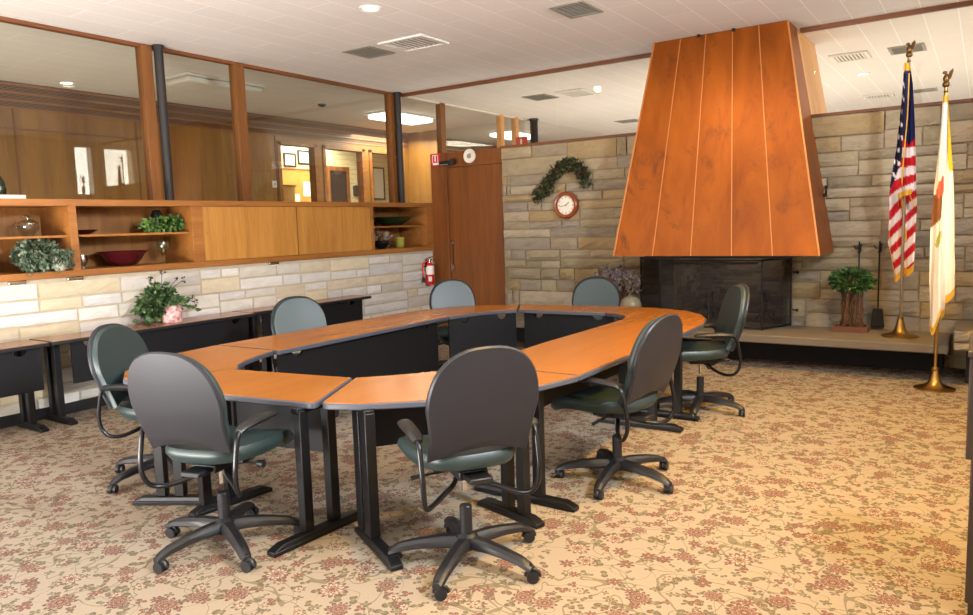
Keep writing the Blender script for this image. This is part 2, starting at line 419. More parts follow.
def stones(mb, P, L, H, cols, seed, holes=(), rows=(.13, .25), wid=(.3, .95), gap=.011, pro=(.01, .035), jit=.006, mortar=(0.5, .45, .38, 1)):
    """random ashlar on a plane: P(u, w, d) gives the point at run u, height w, proud by d"""
    R = random.Random(seed)
    def stone(u0, w0, u1, w1):
        u0 += gap*.5; w0 += gap*.5; u1 -= gap*.5; w1 -= gap*.5
        if u1-u0 < .03 or w1-w0 < .03: return
        for (a, b, c, d) in holes:
            if u0 < c and u1 > a and w0 < d and w1 > b:
                if u0 < a-.04: stone(u0, w0, a+gap*.5, w1)
                if u1 > c+.04: stone(c-gap*.5, w0, u1, w1)
                if w0 < b-.04: stone(max(u0, a), w0, min(u1, c), b+gap*.5)
                if w1 > d+.04: stone(max(u0, a), d-gap*.5, min(u1, c), w1)
                return
        d = R.uniform(*pro); c = R.choice(cols); k = R.uniform(.88, 1.08)
        c = (min(1, c[0]*k), min(1, c[1]*k), min(1, c[2]*k*R.uniform(.94, 1.04)), 1)
        nu = max(2, int((u1-u0)/.12)+1); nw = 3; g = []; e = .012
        for j in range(nw+1):
            for i in range(nu+1):
                uu = u0+(u1-u0)*i/nu; ww = w0+(w1-w0)*j/nw; edge = i in (0, nu) or j in (0, nw)
                if edge: uu += R.uniform(-1, 1)*.002; ww += R.uniform(-1, 1)*.003
                g.append(P(uu, ww, d*(.55 if edge else 1)+R.uniform(-jit, jit)*(.4 if edge else 1)))
        fs = [(j*(nu+1)+i, j*(nu+1)+i+1, (j+1)*(nu+1)+i+1, (j+1)*(nu+1)+i) for j in range(nw) for i in range(nu)]
        per = list(range(nu+1))+[j*(nu+1)+nu for j in range(1, nw+1)]+[nw*(nu+1)+i for i in range(nu-1, -1, -1)]+[j*(nu+1) for j in range(nw-1, 0, -1)]
        base = len(g)
        for q in per:
            i, j = q % (nu+1), q//(nu+1)
            g.append(P(u0+(u1-u0)*i/nu, w0+(w1-w0)*j/nw, -.01))
        for a in range(len(per)):
            b = (a+1) % len(per); fs.append((per[b], per[a], base+a, base+b))
        mb.add(g, fs, c)
    w = 0
    while w < H-.02:
        h = R.uniform(*rows)
        if w+h > H-.08: h = H-w
        u = -R.uniform(0, .4)
        while u < L:
            l = R.uniform(*wid); a, b = max(0, u), min(L, u+l)
            if L-b < .12: b = L; l = L-u+.01
            if R.random() < .4 and h < .2: stone(a, w, b, w+h)
            else:
                s_ = w+h*R.uniform(.38, .62)
                for (z0, z1) in ((w, s_), (s_, w+h)):
                    if R.random() < .45:
                        m = a+(b-a)*R.uniform(.3, .7); stone(a, z0, m, z1); stone(m, z0, b, z1)
                    else: stone(a, z0, b, z1)
            u += l
        w += h

lc = [rgb(204, 198, 191)[:3], rgb(212, 207, 201)[:3], rgb(198, 190, 178)[:3], rgb(204, 190, 164)[:3], rgb(200, 196, 191)[:3], rgb(206, 201, 194)[:3]]
mort_l = rgb(188, 174, 150); mort_b = rgb(146, 129, 103)
m = MB(); y0, y1 = -1.5, YB
m.box(XG+.02, y0, 0, XW-.004, y1, ZB-.002, mort_l)
stones(m, lambda u, w, d: (XW+d, y0+u, w), y1-y0, ZB-.03, lc, 3, rows=(.16, .29), wid=(.28, .95), pro=(.004, .016), jit=.004, gap=.022)
struct('wall_left', m, M['stone_l'], smooth=False)
struct('baseboard_left', MB().box(XW-.01, y0, 0, XW+.022, y1-.02, .1), M['baseboard'])

bc = [rgb(158, 144, 120)[:3], rgb(163, 148, 123)[:3], rgb(152, 139, 118)[:3], rgb(158, 144, 119)[:3], rgb(163, 142, 108)[:3], rgb(148, 137, 120)[:3], rgb(168, 155, 132)[:3]]
FX0, FX1, FZ0, FZ1 = -3.14, -1.86, .37, 1.34     # firebox opening
xl = -5.60
m = MB()
m.box(xl, YB, 0, FX0, YB+.5, ZS-.02, mort_b); m.box(FX1, YB, 0, XR, YB+.5, ZS-.02, mort_b)
m.box(FX0, YB, FZ1, FX1, YB+.5, ZS-.02, mort_b); m.box(FX0, YB, 0, FX1, YB+.5, FZ0, mort_b)
stones(m, lambda u, w, d: (xl+u, YB-d, w), XR-xl, ZS-.02, bc, 11, holes=[(FX0-xl, FZ0, FX1-xl, FZ1)], rows=(.22, .38), wid=(.4, 1.15), pro=(.012, .055), jit=.008, gap=.016)
# return of the stone at the door end
stones(m, lambda u, w, d: (xl-d*.6, YB+.5-u, w), .5, ZS-.02, bc, 12, rows=(.17, .33), wid=(.3, .6), pro=(.01, .04))
struct('wall_back', m, M['stone_b'], smooth=False)
struct('trim_1', MB().box(xl-.02, YB-.02, ZS-.02, XR, YB+.52, ZS+.012), M['trim_h'])

# firebox behind the opening
m = MB()
for (a, b, c, d) in [((FX0, YB), (FX0+.06, YB+1.0), 0, 0), ((FX1-.06, YB), (FX1, YB+1.0), 0, 0), ((FX0, YB+.95), (FX1, YB+1.05), 0, 0)]:
    pass
def fb(P, L, seed): stones(m, P, L, FZ1-FZ0, [rgb(130, 118, 104)[:3], rgb(108, 98, 88)[:3], rgb(150, 138, 122)[:3]], seed, rows=(.08, .14), wid=(.15, .3), pro=(.004, .012), gap=.012)
m.box(FX0-.1, YB+.5, FZ0-.05, FX0, YB+1.1, FZ1+.1, mort_b); m.box(FX1, YB+.5, FZ0-.05, FX1+.1, YB+1.1, FZ1+.1, mort_b)
m.box(FX0-.1, YB+1.0, FZ0-.05, FX1+.1, YB+1.1, FZ1+.1, mort_b); m.box(FX0-.1, YB+.5, FZ1, FX1+.1, YB+1.1, FZ1+.1, mort_b)
m.box(FX0+.01, YB-.06, FZ0-.08, FX1-.01, YB+1.1, FZ0, mort_b)
fb(lambda u, w, d: (FX0+u, YB+1.0-d, FZ0+w), FX1-FX0, 21)
fb(lambda u, w, d: (FX0+d, YB+.1+u, FZ0+w), .9, 22)
fb(lambda u, w, d: (FX1-d, YB+1.0-u, FZ0+w), .9, 23)
struct('wall_firebox', m, M['stone_b'], smooth=False)

# door at the left end of the back wall
dr = setting('door_1', (-6.1, YB, 0))
make('door_slab', MB().box(-6.57, YB+.02, .01, xl-.02, YB+.065, 2.44), M['door'], dr, .003)
make('door_frame', MB().box(-6.86, YB-.01, 0, -6.57, YB+.1, ZS).box(-6.57, YB+.005, 2.445, xl-.01, YB+.1, ZS).box(-6.585, YB-.022, 0, -6.56, YB+.02, 2.46), M['door'], dr, .003)
make('deadbolt', MB().lathe([(0, 0), (.026, 0), (.026, .018), (.012, .022), (0, .022)], (-6.515, YB+.019, 1.36), 16, 'Y'), M['silver'], dr)
make('door_handle', MB().lathe([(0, 0), (.024, 0), (.024, .012), (.01, .014), (.01, .05), (0, .05)], (-6.515, YB+.019, .985), 14, 'Y').box(-6.525, YB-.034, .93, -6.505, YB-.02, 1.04), M['silver'], dr)
make('door_strip', MB().box(-6.517, YB+.008, 1.03, -6.513, YB+.021, 1.33), M['iron'], dr)

# glass partition over the shelves: posts, panes, ceiling rail
wn = setting('window_1', (XG, 4, ZT))
mull = [(2.9, 3.02), (4.588, 4.712), (5.752, 5.893), (8.50, 8.64)]
for a, b in mull[1:]:
    make('mullion', MB().box(XG-.055, a, ZT-.3, XG+.055, b, HC-.01), M['trim'], wn, .004)
ys = [-1.4, 4.59, 5.755, 8.505]; ye = [4.71, 5.89, 8.635]
for a, b in [(-1.4, 4.588), (4.712, 5.752), (5.893, 8.50)]:
    make('pane', MB().box(XG-.004, a, ZT-.3, XG+.004, b, HC-.01), M['glass'], wn, smooth=False)
tr = wood('redwood rail', rgb(96, 52, 20), rgb(136, 76, 34), 'Y', .5)
make('rail', MB().box(XG-.04, -1.5, HC-.035, XG+.04, YB+.0, HC), tr, wn, .003)
# the same glazing line carried on behind the stone wall
wn2 = setting('window_2', (XG, 10.5, 2.6))
for a, b in [(9.74, 9.87), (11.54, 11.66), (12.06, 12.18)]:
    make('mullion', MB().box(XG-.05, a, 1.0, XG+.05, b, HC-.01), M['chase_wood'] if a > 11 else M['trim'], wn2, .004)
for a, b in [(YB+.1, 9.74), (9.87, 11.54), (11.66, 12.06), (12.18, 12.5)]:
    make('pane', MB().box(XG-.004, a, 1.0, XG+.004, b, HC-.01), M['glass_side'], wn2, smooth=False)
make('rail', MB().box(XG-.04, YB, HC-.03, XG+.04, 12.6, HC), M['plaster'], wn2, .003)
make('sill', MB().box(XG-.12, YB+.1, .96, XG+.12, 12.6, 1.0), M['trim_h'], wn2, .003)
# glass across the top of the stone wall
wn3 = setting('window_3', (-4, YB, ZS))
for a, b in [(XG+.06, -6.815), (-6.81, -4.74), (-4.735, -3.21), (-1.76, XR)]:
    make('pane', MB().box(a+.002, YB+.046, ZS, b-.002, YB+.054, HC-.01), M['glass_side'], wn3, smooth=False)
make('rail', MB().box(XG+.06, YB+.02, HC-.045, -3.2, YB+.08, HC).box(-1.74, YB+.02, HC-.045, XR, YB+.08, HC), M['trim_h'], wn3, .003)
# pane beyond the end of the shelves, left of the door
make('pane', MB().box(XG+.06, YB+.046, ZT, -6.88, YB+.054, ZS), M['glass_side'], wn3, smooth=False)

# right wall with clerestory windows (seen only as a reflection)
m = MB(); m.box(XR, -1.5, 0, XR+.2, 16.6, 2.5).box(XR, -1.5, 3.5, XR+.2, 16.6, HC).box(XR, 6.2, 2.5, XR+.2, 8.15, 3.5).box(XR, -1.5, 2.5, XR+.2, -1.2, 3.5).box(XR+.02, -1.2, 2.5, XR+.18, 6.2, 2.58).box(XR, 8.5, 2.5, XR+.2, 8.78, 3.5).box(XR, 9.4, 2.5, XR+.2, 16.6, 3.5)
struct('wall_right', m, M['plaster'], smooth=False)
wn4 = setting('window_4', (XR, 8.7, 2.5))
make('pane', MB().box(XR+.09, 8.15, 2.5, XR+.098, 8.5, 3.5), M['glass_side'], wn4, smooth=False)
make('pane', MB().box(XR+.09, 8.78, 2.5, XR+.098, 9.4, 3.5), M['glass_side'], wn4, smooth=False)
tag(make('sky_backdrop', MB().add([(XR+2.2, 5, 1.5), (XR+2.2, 15, 1.5), (XR+2.2, 15, 6), (XR+2.2, 5, 6)], [(0, 1, 2, 3)]), plain('bright overcast sky', (1, .96, .9, 1), .9, 0, .01, es=12), smooth=False), kind='structure')
# unseen wall section added behind the camera to block light from the right floor
struct('light_block_wall', MB().box(-1.75, -1.5, 0, XR, -1.3, HC), M['plaster'], smooth=False)

# corridor beyond the glass
m = MB(); ops = [(8.9, 9.75), (9.98, 11.02), (11.25, 11.95)]; zt = 3.12; zl = 1.1
yy = [-1.4]+[v for o in ops for v in o]+[16.6]
for k in range(0, len(yy), 2): m.box(XC-.14, yy[k], 0, XC, yy[k+1], 3.27)
for a, b in ops: m.box(XC-.14, a, zt, XC, b, 3.27); m.box(XC-.14, a, 0, XC, b, zl)
struct('wall_corridor', m, M['corridor'], smooth=False)
m = MB()
for y in (3.0, 4.6, 6.25, 8.02, 8.82): m.box(XC, y-.012, 0, XC+.012, y+.012, 3.26)
m.box(XC, 3.2, 3.0, XC+.012, 6.1, 3.02)
struct('trim_2', m, M['trim'])
m = MB().box(XC-.12, -1.4, 3.27, XC-.01, 16.6, HC)
struct('trim_3', m, M['valance'], smooth=False)
m = MB()
for z in (3.275, 3.37, 3.47, 3.575): m.box(XC-.02, -1.4, z-.012, XC+.015, 16.6, z+.012)
struct('trim_4', m, M['oak'])
wn5 = setting('window_5', (XC, 10.4, zl))
for a, b in ops:
    make('pane', MB().box(XC-.07, a, zl, XC-.064, b, zt), M['glass_side'], wn5, smooth=False)
m = MB()
for a, b in ops: m.box(XC-.15, a-.05, zl, XC+.02, a+.03, zt+.06).box(XC-.15, b-.03, zl, XC+.02, b+.05, zt+.06).box(XC-.15, a-.05, zt, XC+.02, b+.05, zt+.06)
make('window_frame', m, M['oak'], wn5, .004)
# office seen through those openings
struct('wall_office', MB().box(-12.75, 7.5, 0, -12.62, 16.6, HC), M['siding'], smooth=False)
struct('wall_office_side', MB().box(-12.7, 7.5, 0, XC-.15, 7.6, HC), M['cream'], smooth=False)
# far cross wall of the corridor and far end of the back room
m = MB().box(XC, 12.45, 0, -9.5, 12.6, HC).box(-9.5, 12.45, 2.95, XG-.05, 12.6, 3.1).box(-9.5, 12.45, 0, XG-.05, 12.6, 1.1)
struct('wall_crossing', m, M['corridor'], smooth=False)
wn6 = setting('window_6', (-8.5, 12.5, 1.1))
make('pane', MB().box(-9.5, 12.52, 1.1, XG-.05, 12.527, 2.95), M['glass_side'], wn6, smooth=False)
make('mullion', MB().box(-8.75, 12.46, 1.1, -8.63, 12.58, 2.95), M['trim'], wn6)
make('upper_pane', MB().box(-9.5, 12.52, 3.1, XG-.05, 12.527, HC), M['glass_side'], wn6, smooth=False)
struct('wall_far', MB().box(-14, 16.6, 0, XR+.3, 16.75, HC), M['plaster'], smooth=False)

# ------------------------------------------------------------------ steel columns
def column(x, y, z0, z1, r, label):
    t = thing('steel_column', label, 'column', (x, y, z0), group='steel columns')
    make('shaft', MB().cyl((x, y, z0), (x, y, z1), r, 20), M['steel'], t)
    make('collar', MB().lathe([(r*1.25, 0), (r*1.25, .025), (r, .03)], (x, y, z1-.03), 20), M['steel'], t)
column(-7.37, 4.757, ZT, HC, .048, 'dark round steel column behind the open shelves on the left')
column(-7.37, 8.62, ZT, HC, .05, 'dark steel column at the glass corner near the door')
column(-7.32, 12.57, 0, HC, .075, 'grey steel column in the room beyond the stone wall')

# ------------------------------------------------------------------ built-in shelf unit
xf = -6.86; xb = -7.40
cab = thing('shelf_unit', 'long honey oak built-in shelf unit with sliding doors above the pale stone', 'shelves', (xf, 5, ZB))
ya, yb = 1.2, 8.72
make('top_panel', MB().box(xb, ya, 1.883, xf, yb, ZT), M['oak'], cab, .003)
make('bottom_panel', MB().box(xb, ya, ZB, xf, yb, 1.302), M['oak'], cab, .003)
make('back_panel', MB().box(xb-.02, ya, ZB, xb, yb, ZT), M['oak_in'], cab)
for a, b in [(3.416, 3.487), (4.662, 4.792), (7.383, 7.43), (8.563, 8.715), (1.2, 1.27)]:
    make('divider', MB().box(xb, a, 1.302, xf-.004, b, 1.883), M['oak'], cab, .002)
for a, b in [(1.27, 3.416), (3.487, 4.662), (7.43, 8.563)]:
    make('shelf', MB().box(xb, a, 1.60, xf-.05, b, 1.622), M['oak'], cab, .002)
for k, (a, b) in enumerate([(4.795, 6.083), (6.101, 7.381)]):
    d = make('sliding_door', MB().box(xf-.03-.006*k, a, 1.304, xf-.012-.006*k, b, 1.881), M['oak_v'], cab, .002)
    make('finger_pull', MB().lathe([(0, 0), (.013, 0), (.013, .004), (0, .004)], (xf-.012-.006*k, a+.05 if k == 0 else b-.05, 1.6), 12, 'X'), M['brass'], d)

# small lights under the shelf unit
for y, n in ((2.94, 'below the ivy at the left'), (3.43, 'below the first shelf divider'), (5.71, 'below the sliding doors')):
    t = thing('puck_light', 'small under-shelf light ' + n, 'light', (-6.95, y, ZB), group='small lights under the shelf unit')
    make('housing', MB().box(-6.93, y-.07, ZB-.035, -6.87, y+.07, ZB), M['silver'], t, .006)
    make('lens', MB().box(-6.92, y-.06, ZB-.042, -6.88, y+.06, ZB-.035), M['white'], t)

# ------------------------------------------------------------------ shelf contents
def lathe_thing(name, label, cat, loc, prof, mat, group=None, n=24, parts=(), bev=0):
    t = thing(name, label, cat, loc, 0, group)
    make('body', MB().lathe(prof, loc, n), mat, t)
    for pn, mb, mt in parts: make(pn, mb, mt, t)
    return t
x = -7.08
lathe_thing('glass_vase', 'round clear glass vase with short neck on the upper left shelf', 'vase', (x, 3.16, 1.622),
    [(0, 0), (.04, 0), (.065, .02), (.092, .075), (.088, .115), (.055, .14), (.024, .148), (.022, .165), (.036, .175), (.032, .176), (.018, .165)], M['vase_glass'],
    parts=[('stopper', MB().lathe([(0, .16), (.016, .165), (.02, .18), (.012, .195), (0, .197)], (x, 3.16, 1.622), 14), M['silver'])])
# ivy on the lower left shelf
def foliage(center, R, n, L, w, droop=0, flat=1.0, shell=.55, rng=None):
    mb = MB(); r = rng or rnd
    for _ in range(n):
        while True:
            d = Vector((r.uniform(-1, 1), r.uniform(-1, 1), r.uniform(-1, 1)))
            if .05 < d.length < 1: break
        d.normalize(); k = r.uniform(shell, 1)
        p = Vector((center[0]+d.x*R[0]*k, center[1]+d.y*R[1]*k, center[2]+d.z*R[2]*k))
        dd = Vector((d.x, d.y, d.z*flat-droop))+Vector((r.uniform(-.6, .6), r.uniform(-.6, .6), r.uniform(-.6, .6)))
        mb.leaf(p, dd, L*r.uniform(.7, 1.3), w*r.uniform(.7, 1.3))
    return mb
t = thing('ivy_plant', 'dusty grey-green trailing ivy in a small pale planter on the lower left shelf', 'plant', (-7.02, 3.27, 1.302))
fo = foliage((-7.0, 3.18, 1.45), (.11, .20, .15), 1500, .032, .014, .2)
for q in range(26):
    y = 3.18+rnd.uniform(-.20, .22); L = rnd.uniform(.08, .24)
    for s_ in range(11): fo.leaf((-6.835+rnd.uniform(-.015, .02), y+rnd.uniform(-.025, .025), 1.50-L*s_/11), (rnd.uniform(.1, 1), rnd.uniform(-1, 1), -1), .031, .013)
make('foliage', fo, M['leaf_grey'], t)
make('planter', MB().lathe([(0, 0), (.05, 0), (.075, .06), (.09, .13), (.082, .13), (.07, .06)], (-6.95, 3.34, 1.302), 16), M['cup_white'], t)
lathe_thing('small_dish', 'small dark saucer on the upper shelf just right of the first divider', 'dish', (-7.12, 3.68, 1.622),
    [(0, 0), (.04, 0), (.10, .035), (.11, .045), (.10, .043), (.04, .01), (0, .01)], M['maroon'])
lathe_thing('silver_cup', 'small silver cup on the lower shelf just right of the first divider', 'cup', (-7.12, 3.63, 1.302),
    [(0, 0), (.034, 0), (.03, .012), (.02, .02), (.042, .05), (.048, .09), (.042, .13), (.038, .13), (.042, .09), (0, .05)], M['silver'])
lathe_thing('ceramic_bowl', 'wide maroon bowl with flared rim on the lower shelf', 'bowl', (-7.1, 4.02, 1.302),
    [(0, 0), (.10, 0), (.12, .012), (.17, .06), (.205, .118), (.235, .14), (.238, .147), (.20, .128), (.16, .07), (.1, .02), (0, .018)], M['maroon'])
t = thing('grape_plant', 'light green leafy garland in a dark pot on the upper middle shelf', 'plant', (-7.1, 4.48, 1.622))
make('foliage', foliage((-7.08, 4.50, 1.70), (.1, .27, .07), 330, .055, .024, .2), M['leaf_grape'], t)
make('pot', MB().lathe([(0, 0), (.05, 0), (.07, .1), (.05, .2), (.035, .23), (.03, .23), (.04, .2), (.05, .1)], (-7.14, 4.44, 1.622), 16), M['dark_pot'], t)
lathe_thing('glass_goblet', 'clear stemmed glass with a gold ornament at the right end of the middle lower shelf', 'glass', (-7.1, 4.46, 1.302),
    [(0, 0), (.05, 0), (.05, .006), (.008, .02), (.008, .07), (.03, .09), (.062, .14), (.066, .19), (.052, .235), (.048, .235), (.06, .19), (.03, .1), (0, .09)], M['vase_glass'],
    parts=[('ornament', MB().ball((-7.1, 4.46, 1.43), .02, 10, (1, 1, 1.8)), M['brass'])])
t = thing('ceramic_bowl', 'wide dark green bowl on the upper shelf at the far right', 'bowl', (-7.12, 8.08, 1.622))
make('body', MB().lathe([(0, 0), (.14, 0), (.2, .04), (.3, .125), (.295, .128), (.19, .05), (0, .02)], (-7.12, 8.08, 1.622), 28), M['green_glass'], t)
lathe_thing('small_jar', 'tiny dark jar beside the green bowl on the upper shelf', 'jar', (-7.15, 7.66, 1.622),
    [(0, 0), (.06, 0), (.085, .03), (.07, .065), (.05, .07), (0, .072)], M['dark_pot'], parts=[('knob', MB().ball((-7.15, 7.66, 1.70), .014, 8), M['silver'])])
t = thing('shell_pot', 'round black pot holding pale shells and feathers on the far right lower shelf', 'pot', (-7.08, 7.8, 1.302))
make('pot', MB().lathe([(0, 0), (.05, 0), (.1, .04), (.115, .085), (.095, .12), (.085, .12), (.1, .085), (0, .03)], (-7.08, 7.8, 1.302), 20), M['dark_pot'], t)
make('contents', foliage((-7.08, 7.8, 1.46), (.09, .12, .08), 60, .07, .022, -.4), M['feather'], t)
lathe_thing('glass_tumbler', 'ribbed yellow-green glass tumbler on the far right lower shelf', 'glass', (-7.08, 8.2, 1.302),
    [(0, 0), (.055, 0), (.062, .01), (.068, .15), (.062, .15), (.055, .015), (0, .012)], M['yg_glass'], n=12)
lathe_thing('small_glass', 'small clear glass between the black pot and the yellow-green tumbler', 'glass', (-7.14, 8.02, 1.302),
    [(0, 0), (.03, 0), (.035, .08), (.032, .08), (.027, .01)], M['vase_glass'], n=12)
t = thing('paper_stack', 'stack of white paper on the shelf unit top at the left edge', 'papers', (-7.2, 3.0, ZT))
make('sheets', MB().box(-7.36, 2.85, ZT, -7.1, 3.18, ZT+.045), M['paper'], t, .002)
lathe_thing('pottery_vase', 'dark green bottle vase standing beside the white paper at the left edge', 'vase', (-7.3, 3.05, ZT+.045),
    [(0, 0), (.05, 0), (.06, .06), (.05, .12), (.02, .18), (.022, .22), (0, .22)], M['green_glass'])

# ------------------------------------------------------------------ tables
def column_pair(mb, pts, z1=.69):
    for (x, y) in pts: mb.box(x-.026, y-.026, .03, x+.026, y+.026, z1)
def add_leg(t, a, b, cols, wc=.028):
    mb = MB(); a = Vector((*a, .028)); b = Vector((*b, .028))
    d = (b-a).normalized(); n = Vector((-d.y, d.x, 0))*.032; u0 = -.026; u1 = .018
    A, B = a, b
    pts = [A-n, B-n, B+n, A+n]
    lo = [Vector((p.x, p.y, .002)) for p in pts]
    q = [A+d*.06-n*.85, B-d*.06-n*.85, B-d*.06+n*.85, A+d*.06+n*.85]
    hi = [Vector((p.x, p.y, .05)) for p in q]
    mid = [Vector((p.x, p.y, .025)) for p in pts]
    mb.hexa(lo+mid); mb.hexa(mid+hi)
    for (x, y) in cols:
        c = Vector((x, y, 0)); e = d*wc; f = n*.85
        mb.hexa([c-e-f+Vector((0, 0, .05)), c+e-f+Vector((0, 0, .05)), c+e+f+Vector((0, 0, .05)), c-e+f+Vector((0, 0, .05)),
                 c-e-f+Vector((0, 0, .69)), c+e-f+Vector((0, 0, .69)), c+e+f+Vector((0, 0, .69)), c-e+f+Vector((0, 0, .69))])
    c0 = Vector((*cols[0], .69)); c1 = Vector((*cols[-1], .69))
    if (c1-c0).length > .01:
        dd = (c1-c0).normalized(); mb.bar(c0-dd*.04, c1+dd*.04, .05, .03)
    return make('leg', mb, M['black_metal'], t, .004)

def round_poly(poly, radii):
    out = []; n = len(poly)
    for i in range(n):
        r = radii.get(i, 0)
        p = Vector(poly[i]).to_2d(); a = Vector(poly[i-1]).to_2d(); b = Vector(poly[(i+1) % n]).to_2d()
        if r <= 0: out.append((p.x, p.y)); continue
        u = (a-p).normalized(); v = (b-p).normalized()
        for k in range(6):
            s_ = k/5
            q = (p+u*r)*(1-s_)**2+p*2*s_*(1-s_)+(p+v*r)*s_**2
            out.append((q.x, q.y))
    return out
def shrink(poly, d):
    n = len(poly); ar = sum(poly[i][0]*poly[(i+1) % n][1]-poly[(i+1) % n][0]*poly[i][1] for i in range(n))
    sg = 1 if ar > 0 else -1; out = []
    for i in range(n):
        p = Vector(poly[i]); a = Vector(poly[i-1]); b = Vector(poly[(i+1) % n])
        e1 = (p-a).normalized(); e2 = (b-p).normalized()
        n1 = Vector((-e1.y, e1.x))*sg; n2 = Vector((-e2.y, e2.x))*sg
        m_ = n1+n2
        if m_.length < 1e-4: m_ = n1
        m_.normalize(); k = max(.4, m_.dot(n1)); q = p+m_*d/k
        out.append((q.x, q.y))
    return out
def panel(t, a, b, z0=.30, z1=.70, notch=True):
    """black modesty board from a to b with half-round cable notches at the top"""
    a = Vector(a); b = Vector(b); L = (b-a).length; d = (b-a)/L; n = Vector((-d.y, d.x))*.009
    pr = [(0, z0), (L, z0), (L, z1)]
    if notch:
        for c in (L-.16, .16):
            if L > .5: pr += [(c+.055*math.cos(k*PI/8), z1-.055*math.sin(k*PI/8)) for k in range(9)]
    pr += [(0, z1)]
    k = len(pr)
    vs = [(a.x+d.x*s_-n.x, a.y+d.y*s_-n.y, z) for s_, z in pr]+[(a.x+d.x*s_+n.x, a.y+d.y*s_+n.y, z) for s_, z in pr]
    mb = MB().add(vs, [tuple(range(k)), tuple(range(2*k-1, k-1, -1))]+[((i+1) % k, i, k+i, k+(i+1) % k) for i in range(k)])
    return make('modesty_panel', mb, M['black_laminate'], t, smooth=False)
GRP = 'conference tables joined in a ring'
def table(label, poly, legs, panels=(), radii={}, name='conference_table', top=None, group=GRP, z=.735, pz=.30, edge='edge'):
    cx = sum(p[0] for p in poly)/len(poly); cy = sum(p[1] for p in poly)/len(poly)
    t = thing(name, label, 'table', (cx, cy, 0), 0, group)
    P = round_poly(poly, radii)
    tp = make('tabletop', MB().prism(shrink(P, .008), z-.034, z), top or M['cherry'], t)
    n = len(P)
    eb = MB().prism(shrink(P, .001), z-.036, z-.0035)
    make('edge_band', eb, M[edge], tp, .006)
    for l in legs: add_leg(t, *l)
    for p in panels: panel(t, *p, z0=pz)
    return t
def arc(c, r, a0, a1, n=8): return [(c[0]+r*math.cos(math.radians(a0+(a1-a0)*i/n)), c[1]+r*math.sin(math.radians(a0+(a1-a0)*i/n))) for i in range(n+1)]
g = .004
table('straight conference table on the left side, in front of the chair facing the wall tables', [(-4.91, 3.47), (-4.235, 3.5), (-4.235, 5.57), (-4.89, 5.54)],
      [((-4.86, 3.75), (-4.3, 3.75), [(-4.68, 3.75), (-4.5, 3.75)]), ((-4.86, 5.3), (-4.3, 5.3), [(-4.68, 5.3), (-4.5, 5.3)])],
      [((-4.31, 5.47), (-4.31, 3.58))], {1: .03, 2: .03}, pz=.25)
table('curved corner table at the near left of the ring', [(-4.33, 2.385), (-4.55, 2.52), (-4.74, 2.75), (-4.86, 3.05), (-4.91, 3.46), (-4.27, 3.49), (-4.20, 3.30), (-4.12, 3.13), (-4.02, 2.99), (-3.90, 2.90)],
      [((-4.16, 2.30), (-3.72, 2.56), [(-4.02, 2.40), (-3.92, 2.455)]), ((-4.8, 3.38), (-4.3, 3.42), [(-4.65, 3.39), (-4.5, 3.4)])])
table('straight table at the near end of the ring, in front of the nearest left chair', [(-4.32, 2.375), (-3.42, 2.385), (-2.755, 2.49), (-3.035, 3.04), (-3.89, 2.895)],
      [((-2.86, 2.24), (-2.83, 2.86), [(-2.86, 2.48), (-2.85, 2.66)]), ((-3.66, 2.34), (-3.62, 2.86), [(-3.66, 2.44), (-3.65, 2.6)])],
      [((-3.1, 2.93), (-3.8, 2.8))], {2: .06})
table('curved corner table at the near right of the ring, under the front centre chair', [(-2.735, 2.50), (-2.54, 2.585), (-2.30, 2.78), (-2.08, 3.06), (-1.94, 3.36), (-1.87, 3.65), (-2.60, 3.67), (-2.66, 3.48), (-2.76, 3.32), (-2.90, 3.16), (-3.02, 3.045)],
      [((-2.70, 2.70), (-2.22, 2.45), [(-2.62, 2.66), (-2.52, 2.608)], .046), ((-2.35, 3.33), (-1.88, 3.205), [(-2.12, 3.27), (-2.0, 3.235)]), ((-2.5, 3.51), (-1.82, 3.5), [(-2.06, 3.505), (-2.28, 3.507)])],
      [((-2.72, 3.5), (-2.98, 3.13))], {0: .05})
table('long straight table on the right side of the ring', [(-1.87, 3.66), (-1.88, 5.91), (-2.61, 5.92), (-2.63, 4.6), (-2.60, 3.68)],
      [((-2.5, 5.24), (-1.83, 5.26), [(-2.06, 5.25), (-2.3, 5.245)])], [((-2.56, 5.8), (-2.56, 3.8))], {0: .03})
table('wide rounded corner table at the far right of the ring, by the fireplace', [(-1.885, 5.92), (-1.95, 6.22), (-2.08, 6.50), (-2.30, 6.72), (-2.60, 6.84), (-2.95, 6.87), (-2.95, 6.34), (-2.80, 6.28), (-2.67, 6.15), (-2.61, 5.93)],
      [((-2.5, 5.60), (-1.82, 5.62), [(-1.99, 5.615), (-2.25, 5.61)])])
table('straight table at the far end of the ring, before the stone wall', [(-4.12, 6.70), (-2.955, 6.87), (-2.955, 6.34), (-3.885, 6.275)],
      [((-3.85, 6.35), (-3.95, 6.75), [(-3.88, 6.5), (-3.9, 6.6)])], [((-2.9, 6.40), (-3.86, 6.35))], {0: .03})
table('curved corner table at the far left of the ring, near the door', [(-4.89, 5.55), (-4.83, 5.93), (-4.70, 6.22), (-4.50, 6.46), (-4.13, 6.70), (-3.895, 6.27), (-4.06, 6.1), (-4.16, 5.87), (-4.22, 5.58)],
      [((-4.75, 5.65), (-4.3, 5.68), [(-4.6, 5.66), (-4.5, 5.665)])], [((-3.93, 6.29), (-4.28, 5.62))])

